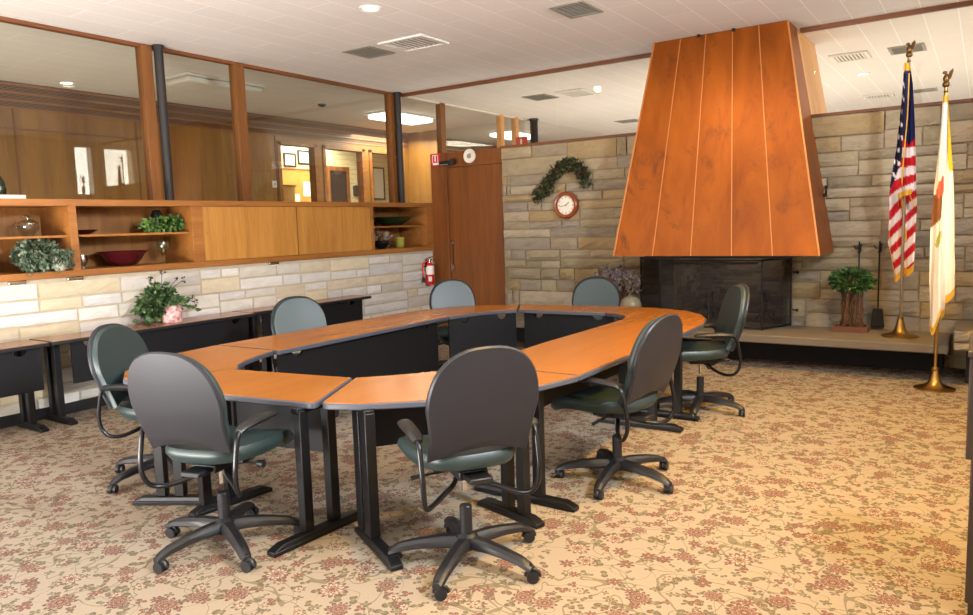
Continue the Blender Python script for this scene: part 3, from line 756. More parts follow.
# wall tables
wl = [(1.1, 2.95, -6.43, 'left-most black side table along the pale stone wall, cut by the photo edge'),
      (2.972, 5.05, -6.44, 'middle black side table along the pale stone wall, carrying the potted plant'),
      (5.07, 6.95, -6.52, 'far black side table along the pale stone wall, near the door')]
for a, b, xfr, lab in wl:
    xr = xfr-.415 if xfr > -6.5 else -6.87
    table(lab, [(xfr, a), (xfr, b), (xr, b), (xr, a)],
          [((xr+.02, a+.10), (xfr+.04, a+.10), [(xr+.12, a+.10), (xr+.24, a+.10)]), ((xr+.02, b-.12), (xfr+.04, b-.12), [(xr+.12, b-.12), (xr+.24, b-.12)])],
          [((xfr-.05, b-.06 if b < 6 else b-.16), (xfr-.05, a+.17 if a > 2 else a+.05))], name='side_table', top=M['walltop'], group='black side tables along the stone wall', pz=.34, edge='chair_black')

# plant on the middle side table
t = thing('potted_plant', 'leafy green arrangement in a pink mottled planter on the middle side table', 'plant', (-6.66, 4.30, .735))
pm = MB()
pm.lathe([(0, 0), (.105, 0), (.115, .02), (.115, .12), (.095, .16), (.06, .175), (0, .178)], (-6.62, 4.20, .735), 20, sx=.6, sy=.88)
make('planter', pm, M['pinkpot'], t)
fo = foliage((-6.68, 4.10, .93), (.11, .22, .15), 620, .05, .02, .15)
for a, b, c in [(0, -.27, -.14), (0.02, -.30, -.03), (.04, .3, -.02), (.05, .34, -.1), (0, -.1, .2), (0, .08, .16), (0.03, -.2, -.16)]:
    for k in range(14): fo.leaf((-6.66+a*k/14+rnd.uniform(-.02, .02), 4.13+b*k/14*1.0+rnd.uniform(-.02, .02), .95+c*k/14*1.1+rnd.uniform(-.02, .02)), (rnd.uniform(-.3, 1), b*2+rnd.uniform(-1, 1), c*2+rnd.uniform(-.6, .8)), .075, .028)
make('foliage', fo, M['leaf'], t)
sp = MB()
for (dy, dz) in [(-.14, .42), (.0, .47), (.16, .40), (.22, .38), (.34, .15)]:
    sp.tube([(-6.68, 4.15, .9), (-6.68, 4.15+dy*.5, .9+dz*.45), (-6.66, 4.15+dy, .755+dz)], .003, 5)
    for _ in range(7): sp.leaf((-6.66, 4.15+dy+rnd.uniform(-.02, .02), .755+dz+rnd.uniform(-.02, .02)), (rnd.uniform(0, .6), rnd.uniform(-1, 1), rnd.uniform(-1, 1)), .032, .012)
make('sprigs', sp, M['leaf_swag'], t)

# ------------------------------------------------------------------ swivel chairs (local: +Y is the way the sitter faces)
def smoothstep(a): return a*a*(3-2*a)
def back_outline(n=40):
    """closed outline (u across, t up 0..H): straight flaring sides, round top, concave foot"""
    pts = []
    pts += [(-.236+.472*i/12, .0+.05*math.sin(PI*i/12)) for i in range(13)]            # concave foot left to right
    for i in range(1, 9):
        s_ = i/8; pts.append((.236+.024*s_-.008*math.sin(s_*PI), .25*s_))
    for i in range(1, 22):
        a = PI*i/22
        c, s_ = math.cos(a), math.sin(a)
        pts.append((.26*math.copysign(abs(c)**.80, c), .25+.28*abs(s_)**.9))
    for i in range(0, 8):
        s_ = 1-i/8; pts.append((-.236-.024*s_+.008*math.sin(s_*PI), .25*s_))
    return pts
def back_point(u, t, d, zb=.505):
    """place outline point on the reclined, dished back; d = toward the sitter"""
    tilt = math.radians(13); curve = .16*(u/.26)**2*.26+.05*max(0, (.25-t)/.25)**2
    lum = -.018*math.sin(PI*min(1, t/.53))
    y = -.225-t*math.sin(tilt)+d+curve*.55+lum*.5; z = zb+t*math.cos(tilt)
    return (u, y, z)
def shell_mesh(d0, d1, scale, dome=0, zb=.505, rings=5):
    mb = MB(); o = back_outline(); n = len(o); cx, ct = 0, .26
    def ring(k, d): return [back_point(cx+(u-cx)*k, ct+(t-ct)*k, d, zb) for u, t in o]
    L = [ring(scale*.97, d0), ring(scale, d0+(d1-d0)*.25), ring(scale, d0+(d1-d0)*.6), ring(scale*.965, d1)]
    for k in (.85, .65, .4, .15): L.append(ring(scale*k, d1+dome*(1-k*k)))
    Bk = [ring(scale*k, d0) for k in (.8, .5, .2)]
    vs = []; fs = []
    for r in L: vs += r
    for i in range(len(L)-1):
        for j in range(n):
            fs.append((i*n+j, i*n+(j+1) % n, (i+1)*n+(j+1) % n, (i+1)*n+j))
    fs.append(tuple((len(L)-1)*n+j for j in range(n)))
    b0 = len(vs)
    for r in Bk: vs += r
    for j in range(n): fs.append((j, b0+j, b0+(j+1) % n, (j+1) % n))
    for i in range(2):
        for j in range(n): fs.append((b0+i*n+j, b0+(i+1)*n+j, b0+(i+1)*n+(j+1) % n, b0+i*n+(j+1) % n))
    fs.append(tuple(b0+2*n+n-1-j for j in range(n)))
    return mb.add(vs, [f[::-1] for f in fs])

def seat_mesh():
    mb = MB(); nu, nv = 16, 16
    def outline(a):   # squircle with a narrower rear
        c, s_ = math.cos(a), math.sin(a)
        x = .26*math.copysign(abs(c)**.55, c); y = .305*math.copysign(abs(s_)**.6, s_)
        if y < 0: x *= 1-.12*(-y/.305)
        return x, y
    N = 48
    def hz(x, y):    # crown of the pad: waterfall front, scooped middle
        z = 0
        if y > .08: z -= .055*((y-.08)/.2)**2
        z += .012*(x/.25)**2
        if y < -.1: z += .012*((-y-.1)/.15)
        return z
    rings = []
    for k, z, flat in [(.72, -.085, 1), (.93, -.075, 1), (1.0, -.045, .9), (1.0, -.025, 1), (.965, -.004, 1), (.86, .004, 1), (.6, .0, 1), (.3, -.004, 1), (.05, -.005, 1)]:
        r = []
        for j in range(N):
            x, y = outline(2*PI*j/N); x *= k; y *= k
            r.append((x, y+.088, .505+z+hz(x, y)))
        rings.append(r)
    vs = [p for r in rings for p in r]; K = len(rings)
    fs = [(i*N+j, i*N+(j+1) % N, (i+1)*N+(j+1) % N, (i+1)*N+j) for i in range(K-1) for j in range(N)]
    fs += [tuple(range(N-1, -1, -1)), tuple((K-1)*N+j for j in range(N))]
    return mb.add(vs, fs)
def curve(pts, n=5):
    """Catmull-Rom through points"""
    P = [Vector(p) for p in pts]; P = [P[0]*2-P[1]]+P+[P[-1]*2-P[-2]]; out = []
    for i in range(1, len(P)-2):
        for k in range(n):
            s_ = k/n
            out.append(.5*((2*P[i])+(-P[i-1]+P[i+1])*s_+(2*P[i-1]-5*P[i]+4*P[i+1]-P[i+2])*s_**2+(-P[i-1]+3*P[i]-3*P[i+1]+P[i+2])*s_**3))
    out.append(P[-2]); return out

def make_chair():
    root = thing('swivel_chair', 'green vinyl swivel armchair', 'chair')
    base = make('base', MB().lathe([(0, .075), (.05, .075), (.058, .10), (.055, .135), (.036, .15), (0, .15)], (0, 0, 0), 20), M['chair_black'], root, local=True)
    for k in range(5):
        a = 2*PI*k/5+.3; d = Vector((math.cos(a), math.sin(a), 0)); n = Vector((-d.y, d.x, 0))
        secs = []
        for (r, z, w, h) in [(.03, .108, .040, .030), (.12, .110, .037, .027), (.22, .102, .033, .023), (.31, .088, .030, .020), (.35, .074, .028, .018), (.375, .062, .022, .012)]:
            c = d*r+Vector((0, 0, z))
            secs.append([c+n*w*x_+Vector((0, 0, h*y_)) for x_, y_ in [(-1, -.6), (-.9, .4), (-.45, 1), (.45, 1), (.9, .4), (1, -.6), (.6, -1), (-.6, -1)]])
        vs = [p for s_ in secs for p in s_]
        fs = [(i*8+j, i*8+(j+1) % 8, (i+1)*8+(j+1) % 8, (i+1)*8+j) for i in range(len(secs)-1) for j in range(8)]
        fs += [tuple(range(7, -1, -1)), tuple((len(secs)-1)*8+j for j in range(8))]
        make('leg', MB().add(vs, [f[::-1] for f in fs]), M['chair_black'], base, local=True)
        c = d*.36; sw = n*math.cos(k*1.3+.5)+d*math.sin(k*1.3+.5); sx = Vector((-sw.y, sw.x, 0))
        cm = MB(); wc = c-sx*.012
        for s_ in (-1, 1):
            cm.cyl(wc+sw*.006*s_+Vector((0, 0, .0285)), wc+sw*.024*s_+Vector((0, 0, .0285)), .0275, 14)
        cm.tube([wc+sx*.03*math.cos(q)+Vector((0, 0, .029+.031*math.sin(q))) for q in [PI*j/8 for j in range(9)]], .010, 6)
        cm.cyl(c+Vector((0, 0, .05)), c+Vector((0, 0, .085)), .010, 8)
        make('caster', cm, M['chair_black'], base, local=True)
    col = make('column', MB().lathe([(0, .07), (.03, .07), (.03, .28), (.026, .285), (0, .285)], (0, 0, 0), 18), M['chair_black'], root, local=True)
    make('piston', MB().cyl((0, 0, .28), (0, 0, .40), .014, 14), M['chrome'], root, local=True)['label'] = 'chrome gas piston'
    mech = make('mechanism', MB().box(-.07, -.13, .375, .07, .10, .418).box(-.16, -.03, .40, .16, .07, .425).box(-.055, -.23, .385, .055, -.1, .41), M['chair_black'], root, .006, local=True)
    make('lever', MB().tube([(-.06, .0, .39), (-.2, .0, .385)], .006, 8).tube([(-.2, 0, .385), (-.26, .0, .38)], .011, 8), M['chair_black'], mech, local=True)
    make('knob', MB().tube([(.06, .03, .39), (.2, .04, .385)], .006, 8).lathe([(0, 0), (.02, 0), (.02, .03), (0, .03)], (.2, .04, .385), 10, 'X'), M['chair_black'], mech, local=True)
    seat = make('seat', seat_mesh(), M['vinyl'], root, local=True)
    seat['label'] = 'green-grey vinyl seat cushion'
    back = make('backrest', shell_mesh(0, .045, .965, .012), M['vinyl'], root, local=True)
    back['label'] = 'rounded green-grey vinyl back cushion'
    sh = make('back_shell', shell_mesh(-.022, .008, 1.0, 0), M['chair_plastic'], back, local=True)
    sh['label'] = 'dark grey plastic back shell'
    for s_ in (-1, 1):
        path = curve([(s_*.045, -.035, .42), (s_*.075, -.055, .375), (s_*.135, -.09, .347), (s_*.205, -.145, .328), (s_*.252, -.20, .340), (s_*.270, -.236, .395), (s_*.275, -.242, .47), (s_*.276, -.228, .55), (s_*.276, -.21, .62), (s_*.275, -.18, .648), (s_*.274, -.12, .652), (s_*.272, .04, .652)])
        arm = make('armrest', MB().tube(path, .0125, 10), M['chair_tube'], root, local=True)
        pd = MB()
        secs = []
        for (y, w, h, z, dx) in [(-.2, .020, .012, .645, 0), (-.18, .030, .017, .657, 0), (-.08, .034, .018, .665, -.004), (.03, .036, .018, .663, -.012), (.09, .033, .016, .659, -.018), (.115, .020, .010, .655, -.02)]:
            c = Vector((s_*(.276+dx), y, z))
            secs.append([c+Vector((w*math.cos(q), 0, h*math.sin(q))) for q in [2*PI*j/12 for j in range(12)]])
        vs = [p for q in secs for p in q]
        fs = [(i*12+j, (i+1)*12+j, (i+1)*12+(j+1) % 12, i*12+(j+1) % 12) for i in range(len(secs)-1) for j in range(12)]
        fs += [tuple(range(12)), tuple((len(secs)-1)*12+11-j for j in range(12))]
        make('arm_pad', pd.add(vs, fs), M['chair_black'], arm, local=True)
    return root
chair0 = make_chair()
CH = [  # x, y, facing deg, lift, label
 (-1.99, 2.693, 146, .075, 'dark green swivel armchair nearest the camera at the front centre, back turned'),
 (-3.18, 2.22, 106, .05, 'dark green swivel armchair at the near left end of the table, back turned'),
 (-4.47, 2.70, 22, .0, 'grey-green swivel armchair at the near left corner, seen from its front side'),
 (-4.90, 4.42, -22, -.02, 'grey-green swivel armchair on the far side of the left table, before the side tables'),
 (-4.70, 6.32, -45, -.02, 'grey-green swivel armchair by the door at the far left corner'),
 (-3.33, 6.90, -66, -.02, 'grey-green swivel armchair before the stone wall at the far end'),
 (-1.92, 5.95, 213, .03, 'dark green swivel armchair at the far right corner by the fire screen'),
 (-1.83, 4.07, 172, .035, 'dark green swivel armchair on the right side of the table, seen from behind'),
]
for i, (cx, cy, a, lift, lab) in enumerate(CH):
    o = chair0 if i == 0 else copy_tree(chair0)
    o.location = (cx, cy, 0); o.rotation_euler = (0, 0, math.radians(a-90)); o['label'] = lab; o['group'] = 'swivel chairs around the conference tables'
    o['spin'] = i
for o in list(sc.objects):
    if 'spin' in o.keys():
        i = o['spin']; lift = CH[i][3]
        for ch in o.children:
            if ch.name.split('.')[0] not in ('base', 'column'):
                ch.location.z = lift if ch.name.split('.')[0] != 'armrest' else (lift*.5 if i < 2 else min(lift, .012))
            if ch.name.split('.')[0] == 'base':
                ch.rotation_euler.z = math.radians([-4, 17, 34, 10, 0, 0, -5, 33][i])
        del o['spin']

# ------------------------------------------------------------------ fireplace
HY = 7.82; HZ = .37
m = MB().box(-5.55, HY, HZ-.085, -.24, YB-.063, HZ)
t = thing('hearth', 'long raised stone hearth slab running under the hood', 'hearth', (-2.9, 8.3, 0))
make('slab', m, M['concrete'], t, .012)
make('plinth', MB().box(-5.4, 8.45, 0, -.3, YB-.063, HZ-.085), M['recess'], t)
t = thing('stone_block', 'rough stone ledge at the right end of the hearth', 'ledge', (.35, 8.25, 0))
m = MB(); m.box(-.2, 7.84, .33, XR-.01, YB-.065, .50, mort_b)
stones(m, lambda u, w, d: (-.2+u, 7.84-d, .33+w), XR+.2, .18, bc, 31, rows=(.17, .18), wid=(.5, .9), pro=(.02, .05))
make('cap_stone', m, M['stone_b'], t, smooth=False)
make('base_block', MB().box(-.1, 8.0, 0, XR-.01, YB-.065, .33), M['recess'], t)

# copper hood: truncated pyramid passing through the glass line
hz0 = 1.19; f_b = (-3.56, -1.345, 7.87); f_t = (-3.21, -1.765, 8.28)
bk_b = (-3.56, -1.345, 9.95); bk_t = (-3.21, -1.765, 9.72)
hood = thing('fireplace_hood', 'tall tapering copper fireplace hood with soldered vertical seams', 'hood', (-2.46, 8.6, hz0))
c8 = [(f_b[0], f_b[2], hz0), (f_b[1], f_b[2], hz0), (bk_b[1], 8.66, hz0), (bk_b[0], 8.66, hz0)]
def lerp(a, b, s_): return a+(b-a)*s_
def hoodpt(u, s_):   # on the front face: u 0..1 across, s 0..1 up
    return Vector((lerp(lerp(f_b[0], f_b[1], u), lerp(f_t[0], f_t[1], u), s_), lerp(f_b[2], f_t[2], s_), lerp(hz0, HC, s_)))
m = MB(); T = HC-.005
fr = [hoodpt(0, 0), hoodpt(1, 0), hoodpt(1, 1), hoodpt(0, 1)]
yb_ = 8.66
def sidex(k, z):  # side plane x at height z
    s_ = (z-hz0)/(HC-hz0); return lerp(f_b[k], f_t[k], s_)
fr = [(p.x, p.y, min(p.z, T)) for p in fr]
bkp = [(f_b[0], yb_, hz0), (f_b[1], yb_, hz0), (f_t[1], yb_, T), (f_t[0], yb_, T)]
# front skin with thickness
m.hexa([fr[0], fr[1], (fr[1][0], fr[1][1]+.03, hz0), (fr[0][0], fr[0][1]+.03, hz0), fr[3], fr[2], (fr[2][0], fr[2][1]+.03, T), (fr[3][0], fr[3][1]+.03, T)])
make('front_skin', m, M['copper'], hood, smooth=False)
for k, sg in ((0, 1), (1, -1)):
    m = MB()
    a = [(fr[k][0], fr[k][1]+.031, hz0), (f_b[k], 8.69, hz0), (f_t[k], 8.69, T), (fr[3-k][0], fr[3-k][1]+.031, T)]
    b = [(p[0]+sg*.02, p[1], p[2]) for p in a]
    m.add(a+b, [(0, 1, 2, 3), (7, 6, 5, 4), (0, 4, 5, 1), (1, 5, 6, 2), (2, 6, 7, 3), (3, 7, 4, 0)])
    make('side_skin', m, M['copper'], hood, smooth=False)
m = MB()
zl_ = ZS+.014
a = [(sidex(0, zl_), 8.70, zl_), (sidex(1, zl_), 8.70, zl_), (sidex(1, zl_), 9.80, zl_), (sidex(0, zl_), 9.80, zl_),
     (f_t[0], 8.70, T), (f_t[1], 8.70, T), (f_t[1], 9.72, T), (f_t[0], 9.72, T)]
m.hexa(a)
make('rear_chase', m, M['chase_wood'], hood, smooth=False)['label'] = 'pale panelled chase behind the glass'
m = MB()
for u in (.215, .411, .610, .797):
    a = hoodpt(u, 0); b = hoodpt(u, .998); m.bar(a-Vector((0, .002, 0)), b-Vector((0, .002, 0)), .009, .008, (0, -1, .2))
for u in (0.002, .998):
    a = hoodpt(u, 0); b = hoodpt(u, .998); m.bar(a-Vector((0, .003, 0)), b-Vector((0, .003, 0)), .016, .012, (0, -1, .2))
make('seam', m, M['copper_seam'], hood)
m = MB()
for u in (.36, .62): p = hoodpt(u, .995); m.box(p.x-.015, p.y-.03, HC-.03, p.x+.015, p.y, HC)
make('clip', m, M['iron'], hood)
make('damper_handle', MB().tube([(-1.44, 8.62, 1.80), (-1.40, 8.5, 1.80), (-1.40, 8.46, 1.80), (-1.40, 8.46, 1.86)], .009, 8).ball((-1.40, 8.46, 1.88), .02, 8).ball((-1.44, 8.62, 1.80), .02, 8), M['iron'], hood)
# dark damper box under the hood
make('smoke_shelf', MB().box(-3.3, 8.0, hz0-.0, -1.6, 8.68, hz0+.02).box(-3.25, 8.06, 1.15, -1.65, 8.1, hz0), M['iron'], hood)

# fire screen: three mesh panels in a black frame
scr = thing('fire_screen', 'black mesh fire screen standing around the fireplace opening', 'fire screen', (-2.5, 8.3, HZ))
c0, c1 = (-3.10, 8.14), (-1.96, 8.14); w0, w1 = (-3.52, 8.60), (-1.76, 8.60); z0, z1 = HZ+.02, 1.13
def scrpanel(a, b):
    A, B = Vector((*a, 0)), Vector((*b, 0)); mb = MB()
    mb.add([(A.x, A.y, z0), (B.x, B.y, z0), (B.x, B.y, z1), (A.x, A.y, z1)], [(0, 1, 2, 3)])
    make('mesh_panel', mb, M['mesh'], scr, smooth=False)
mid = ((c0[0]+c1[0])/2, 8.14)
scrpanel(w0, c0); scrpanel(c0, mid); scrpanel(mid, c1); scrpanel(c1, w1)
m = MB()
for p in (w0, c0, c1, w1): m.box(p[0]-.009, p[1]-.009, HZ+.004, p[0]+.009, p[1]+.009, z1+.01)
for a, b in ((w0, c0), (c0, c1), (c1, w1)):
    for z in (z0, z1): m.bar((*a, z), (*b, z), .018, .018)
make('frame', m, M['iron'], scr)
make('centre_rod', MB().cyl((mid[0], 8.125, z0), (mid[0], 8.125, z1), .008, 8).cyl((-3.0, 8.11, 1.10), (-2.0, 8.11, 1.10), .012, 8), M['steel'], scr)
m = MB()
for z in (.55, .97): m.tube([(w1[0]+.014, 8.63, z), (w1[0]+.06, 8.6, z)], .009, 6); m.ball((w1[0]+.065, 8.6, z), .018, 8)
make('latch', m, M['iron'], scr)
# logs and andirons
for k, (a, b, r) in enumerate([((-2.85, 9.1, .50), (-2.15, 9.2, .49), .06), ((-2.75, 9.25, .50), (-2.1, 9.05, .62), .05), ((-2.95, 9.3, .49), (-2.3, 9.35, .50), .06)]):
    t = thing('fire_log', ['charred front log lying in the fireplace', 'charred log leaning across the others in the fireplace', 'charred rear log lying in the fireplace'][k], 'log', a, 0, 'logs in the fireplace')
    pts = [Vector(a).lerp(Vector(b), i/6)+Vector((0, rnd.uniform(-.01, .01), rnd.uniform(-.01, .01))) for i in range(7)]
    make('bark', MB().tube(pts, [r*rnd.uniform(.9, 1.1) for _ in range(7)], 10), M['ash'], t)
for xx, lab in ((-2.72, 'left'), (-2.12, 'right')):
    t = thing('andiron', f'black iron andiron on the {lab} side behind the fire screen', 'andiron', (xx, 8.95, HZ), 0, 'andirons in the fireplace')
    make('post', MB().tube([(xx, 8.9, HZ+.02), (xx, 8.9, HZ+.3)], [.014, .012], 8).ball((xx, 8.9, HZ+.32), .025, 10), M['iron'], t)
    make('foot', MB().tube(curve([(xx-.1, 8.9, HZ+.01), (xx-.05, 8.9, HZ+.07), (xx, 8.9, HZ+.09), (xx+.05, 8.9, HZ+.07), (xx+.1, 8.9, HZ+.01)]), .01, 8), M['iron'], t)
    make('bar', MB().bar((xx, 8.9, HZ+.06), (xx, 9.4, HZ+.06), .02, .02).box(xx-.01, 9.38, HZ, xx+.01, 9.4, HZ+.06), M['iron'], t)

# lavender and glass jar on the hearth
t = thing('lavender_bunch', 'bunch of dried lavender in a pot on the hearth left of the fire screen', 'dried flowers', (-3.68, 8.3, HZ))
make('pot', MB().lathe([(0, 0), (.09, 0), (.12, .1), (.11, .24), (.1, .26), (.09, .25), (.1, .1)], (-3.68, 8.3, HZ), 18), M['terracotta'], t)
m = MB(); st = MB()
for _ in range(150):
    a = rnd.uniform(0, 2*PI); q = rnd.uniform(0, 1)**.6; tip = Vector((-3.74+.34*q*math.cos(a), 8.3+.2*q*math.sin(a), HZ+.66-.18*q*q+rnd.uniform(-.12, .06)))
    b = Vector((-3.68+.05*q*math.cos(a), 8.3+.05*q*math.sin(a), HZ+.24)); st.tube([b, b.lerp(tip, .6)+Vector((0, 0, .03)), tip], .0025, 4)
    for k in range(9):
        p = tip-(tip-b)*.03*k; m.leaf(p, (math.cos(k*2.4), math.sin(k*2.4), 1.0), .046, .016)
make('stems', st, M['twig'], t); make('flower_heads', m, M['lavender'], t)
lathe_thing('glass_jar', 'round glass jar ornament on the hearth beside the dried lavender', 'jar', (-3.50, 8.22, HZ),
    [(0, 0), (.1, 0), (.1, .03), (.06, .05), (.06, .10), (.09, .13), (.12, .17), (.13, .22), (.11, .28), (.06, .315), (0, .32)], M['jar'],
    parts=[('base_ring', MB().lathe([(.12, .155), (.13, .165), (.13, .18), (.12, .19)], (-3.50, 8.22, HZ), 20), M['cup_white'])])

# topiary
t = thing('topiary', 'leafy ball topiary on a bundle of twisted twigs in a brown tray on the hearth', 'plant', (-1.12, 8.42, HZ))
make('tray', MB().box(-1.29, 8.32, HZ, -.96, 8.52, HZ+.02).box(-1.29, 8.32, HZ+.02, -.96, 8.335, HZ+.06).box(-1.29, 8.505, HZ+.02, -.96, 8.52, HZ+.06).box(-1.29, 8.335, HZ+.02, -1.275, 8.505, HZ+.06).box(-.975, 8.335, HZ+.02, -.96, 8.505, HZ+.06), M['terracotta'], t)
m = MB()
for _ in range(34):
    a = rnd.uniform(0, 2*PI); q = rnd.uniform(.3, 1)
    p = [Vector((-1.125+(.125*q*math.cos(a)), 8.42+.07*q*math.sin(a), HZ+.02))]
    for k in range(1, 7): p.append(Vector((-1.125+.115*q*math.cos(a+k*.1)+rnd.uniform(-.012, .012), 8.42+.07*q*math.sin(a+k*.1)+rnd.uniform(-.012, .012), HZ+.02+.068*k)))
    m.tube(p, rnd.uniform(.004, .008), 5)
for _ in range(40): m.leaf((-1.12+rnd.uniform(-.14, .14), 8.42+rnd.uniform(-.07, .07), HZ+.06), (rnd.uniform(-1, 1), rnd.uniform(-1, 1), rnd.uniform(.1, .8)), .05, .015)
make('twig_bundle', m, M['twig'], t)
make('foliage', foliage((-1.13, 8.42, .905), (.205, .15, .115), 900, .05, .017, 0, .8, .5), M['leaf_dark'], t)

# fire tools hung on the stone
def tool(xx, kind, lab):
    t = thing('fire_shovel' if kind == 's' else 'fire_poker', lab, 'fire tool', (xx, YB-.09, 1.24), 0)
    make('wall_hook', MB().box(xx-.012, YB-.09, 1.19, xx+.012, YB-.03, 1.27).tube([(xx-.05, YB-.1, 1.26), (xx-.04, YB-.1, 1.23), (xx, YB-.1, 1.23), (xx+.02, YB-.1, 1.28)], .006, 6), M['iron'], t)
    zb = .60 if kind == 's' else .48
    make('rod', MB().tube([(xx, YB-.105, 1.30), (xx, YB-.105, 1.22), (xx, YB-.105, zb)], [.009, .008, .007], 8).ball((xx, YB-.105, 1.19), .015, 8), M['iron'], t)
    if kind == 's':
        make('blade', MB().hexa([(xx-.065, YB-.13, .40), (xx+.065, YB-.13, .40), (xx+.065, YB-.10, .40), (xx-.065, YB-.10, .40), (xx-.045, YB-.12, .60), (xx+.045, YB-.12, .60), (xx+.045, YB-.10, .60), (xx-.045, YB-.10, .60)]), M['iron'], t, .01)
    else:
        make('point', MB().tube([(xx, YB-.105, .48), (xx+.04, YB-.105, .47), (xx+.05, YB-.105, .50)], .006, 6), M['iron'], t)
tool(-1.09, 'p', 'black iron poker hanging on the stone wall behind the topiary')
tool(-.90, 's', 'black iron fire shovel hanging on the stone wall right of the topiary')

# clock and swag
t = thing('wall_clock', 'round wooden wall clock with white face on the stone wall', 'clock', (-4.58, YB-.06, 1.82))
cy_ = YB-.055; C0 = (-4.58, cy_, 1.82)
make('case', MB().lathe([(.125, .005), (.125, .03), (.135, .045), (.155, .05), (.172, .035), (.178, .0), (.17, -.02), (0, -.02)], C0, 40, 'Y'), M['clock_wood'], t)
make('dial', MB().lathe([(0, .012), (.126, .012), (.126, .0), (0, .0)], C0, 40, 'Y'), M['dial'], t)
m = MB()
for k in range(12):
    a = k*PI/6; r0 = .098 if k % 3 else .088
    m.bar((C0[0]+r0*math.sin(a), cy_-.0135, C0[2]+r0*math.cos(a)), (C0[0]+.113*math.sin(a), cy_-.0135, C0[2]+.113*math.cos(a)), .007, .002, (0, 1, 0))
make('hour_marks', m, M['blackframe'], t)
m = MB()
for a, L, w in ((math.radians(50), .06, .008), (math.radians(258), .095, .006)):
    m.bar((C0[0]-.012*math.sin(a), cy_-.017, C0[2]-.012*math.cos(a)), (C0[0]+L*math.sin(a), cy_-.017, C0[2]+L*math.cos(a)), w, .002, (0, 1, 0))
m.lathe([(0, .02), (.008, .02), (.008, .014)], C0, 10, 'Y')
make('hands', m, M['iron'], t)
t = thing('leaf_swag', 'arched swag of dark leaves and berries above the wall clock', 'wreath', (-4.6, YB-.08, 2.15))
m = MB(); path = curve([(-5.00, 0, 1.95), (-4.88, 0, 2.04), (-4.77, 0, 2.18), (-4.62, 0, 2.32), (-4.46, 0, 2.33), (-4.34, 0, 2.24), (-4.26, 0, 2.10)], 14)
for p in path:
    s_ = 1.0
    for _ in range(11):
        q = Vector((p.x+rnd.uniform(-.065, .065), YB-.085+rnd.uniform(-.03, .02), p.z+rnd.uniform(-.065, .065)))
        m.leaf(q, (rnd.uniform(-1, 1), -rnd.uniform(.1, .9), rnd.uniform(-1, 1)), .06, .02)
make('leaves', m, M['leaf_swag'], t)
for _ in range(36):
    p = path[rnd.randrange(len(path))]
    make('berry', MB().ball((p.x+rnd.uniform(-.06, .06), YB-.125, p.z+rnd.uniform(-.06, .06)), .012, 6), M['maroon'], t)
make('branch', MB().tube([(p.x, YB-.075, p.z) for p in path], .008, 6), M['twig'], t)

# red alarm sign, black device and dial over the door
t = thing('alarm_sign', 'red sign with white symbol at the upper left corner of the door frame', 'sign', (-6.73, YB-.012, 2.57))
xs0, xs1, zs0, zs1 = -6.835, -6.67, 2.475, 2.66
make('plate', MB().box(xs0, YB-.022, zs0, xs1, YB-.011, zs1), M['red'], t, .004)
m = MB(); yy_ = YB-.0235; w = .012
a, b, c, d = xs0+.02, xs1-.035, zs0+.055, zs1-.02
m.box(a, yy_, c, a+w, YB-.021, d).box(b-w, yy_, c, b, YB-.021, d).box(a, yy_, d-w, b, YB-.021, d)
m.box((a+b)/2-.012, yy_, c+.015, (a+b)/2+.012, YB-.021, d-.01)
m.box(a+.01, yy_, zs0+.02, b+.01, YB-.021, zs0+.05)
make('symbol', m, M['tag_white'], t, smooth=False)
t = thing('door_device', 'short black cylinder device mounted on the door frame beside the red sign', 'device', (-6.5, YB-.02, 2.5))
make('body', MB().box(-6.655, YB-.075, 2.475, -6.44, YB-.012, 2.535), M['iron'], t, .006)
make('end_cap', MB().lathe([(0, .05), (.045, .05), (.05, .03), (.045, .0), (0, 0)], (-6.41, YB-.04, 2.515), 18, 'Y'), M['steel'], t)
make('marking', MB().box(-6.64, YB-.0765, 2.478, -6.49, YB-.0745, 2.488), M['grey_vent'], t)
t = thing('wall_dial', 'small round cream dial mounted above the door', 'dial', (-6.15, YB-.02, 2.58))
make('rim', MB().lathe([(.072, .02), (.085, .028), (.1, .02), (.1, 0), (0, 0)], (-6.15, YB+.003, 2.58), 28, 'Y'), M['dial'], t)
make('face', MB().lathe([(0, .016), (.075, .016), (.075, .005)], (-6.15, YB+.003, 2.58), 28, 'Y'), M['cream'], t)
make('hub', MB().lathe([(.02, .025), (.035, .025), (.035, .01), (.02, .01)], (-6.15, YB+.0, 2.58), 16, 'Y').bar((-6.15, YB-.02, 2.58), (-6.12, YB-.02, 2.62), .008, .004, (0, 1, 0)), M['grey_vent'], t)
make('bracket', MB().box(-6.165, YB-.012, 2.67, -6.135, YB+.0, 2.70), M['silver'], t)

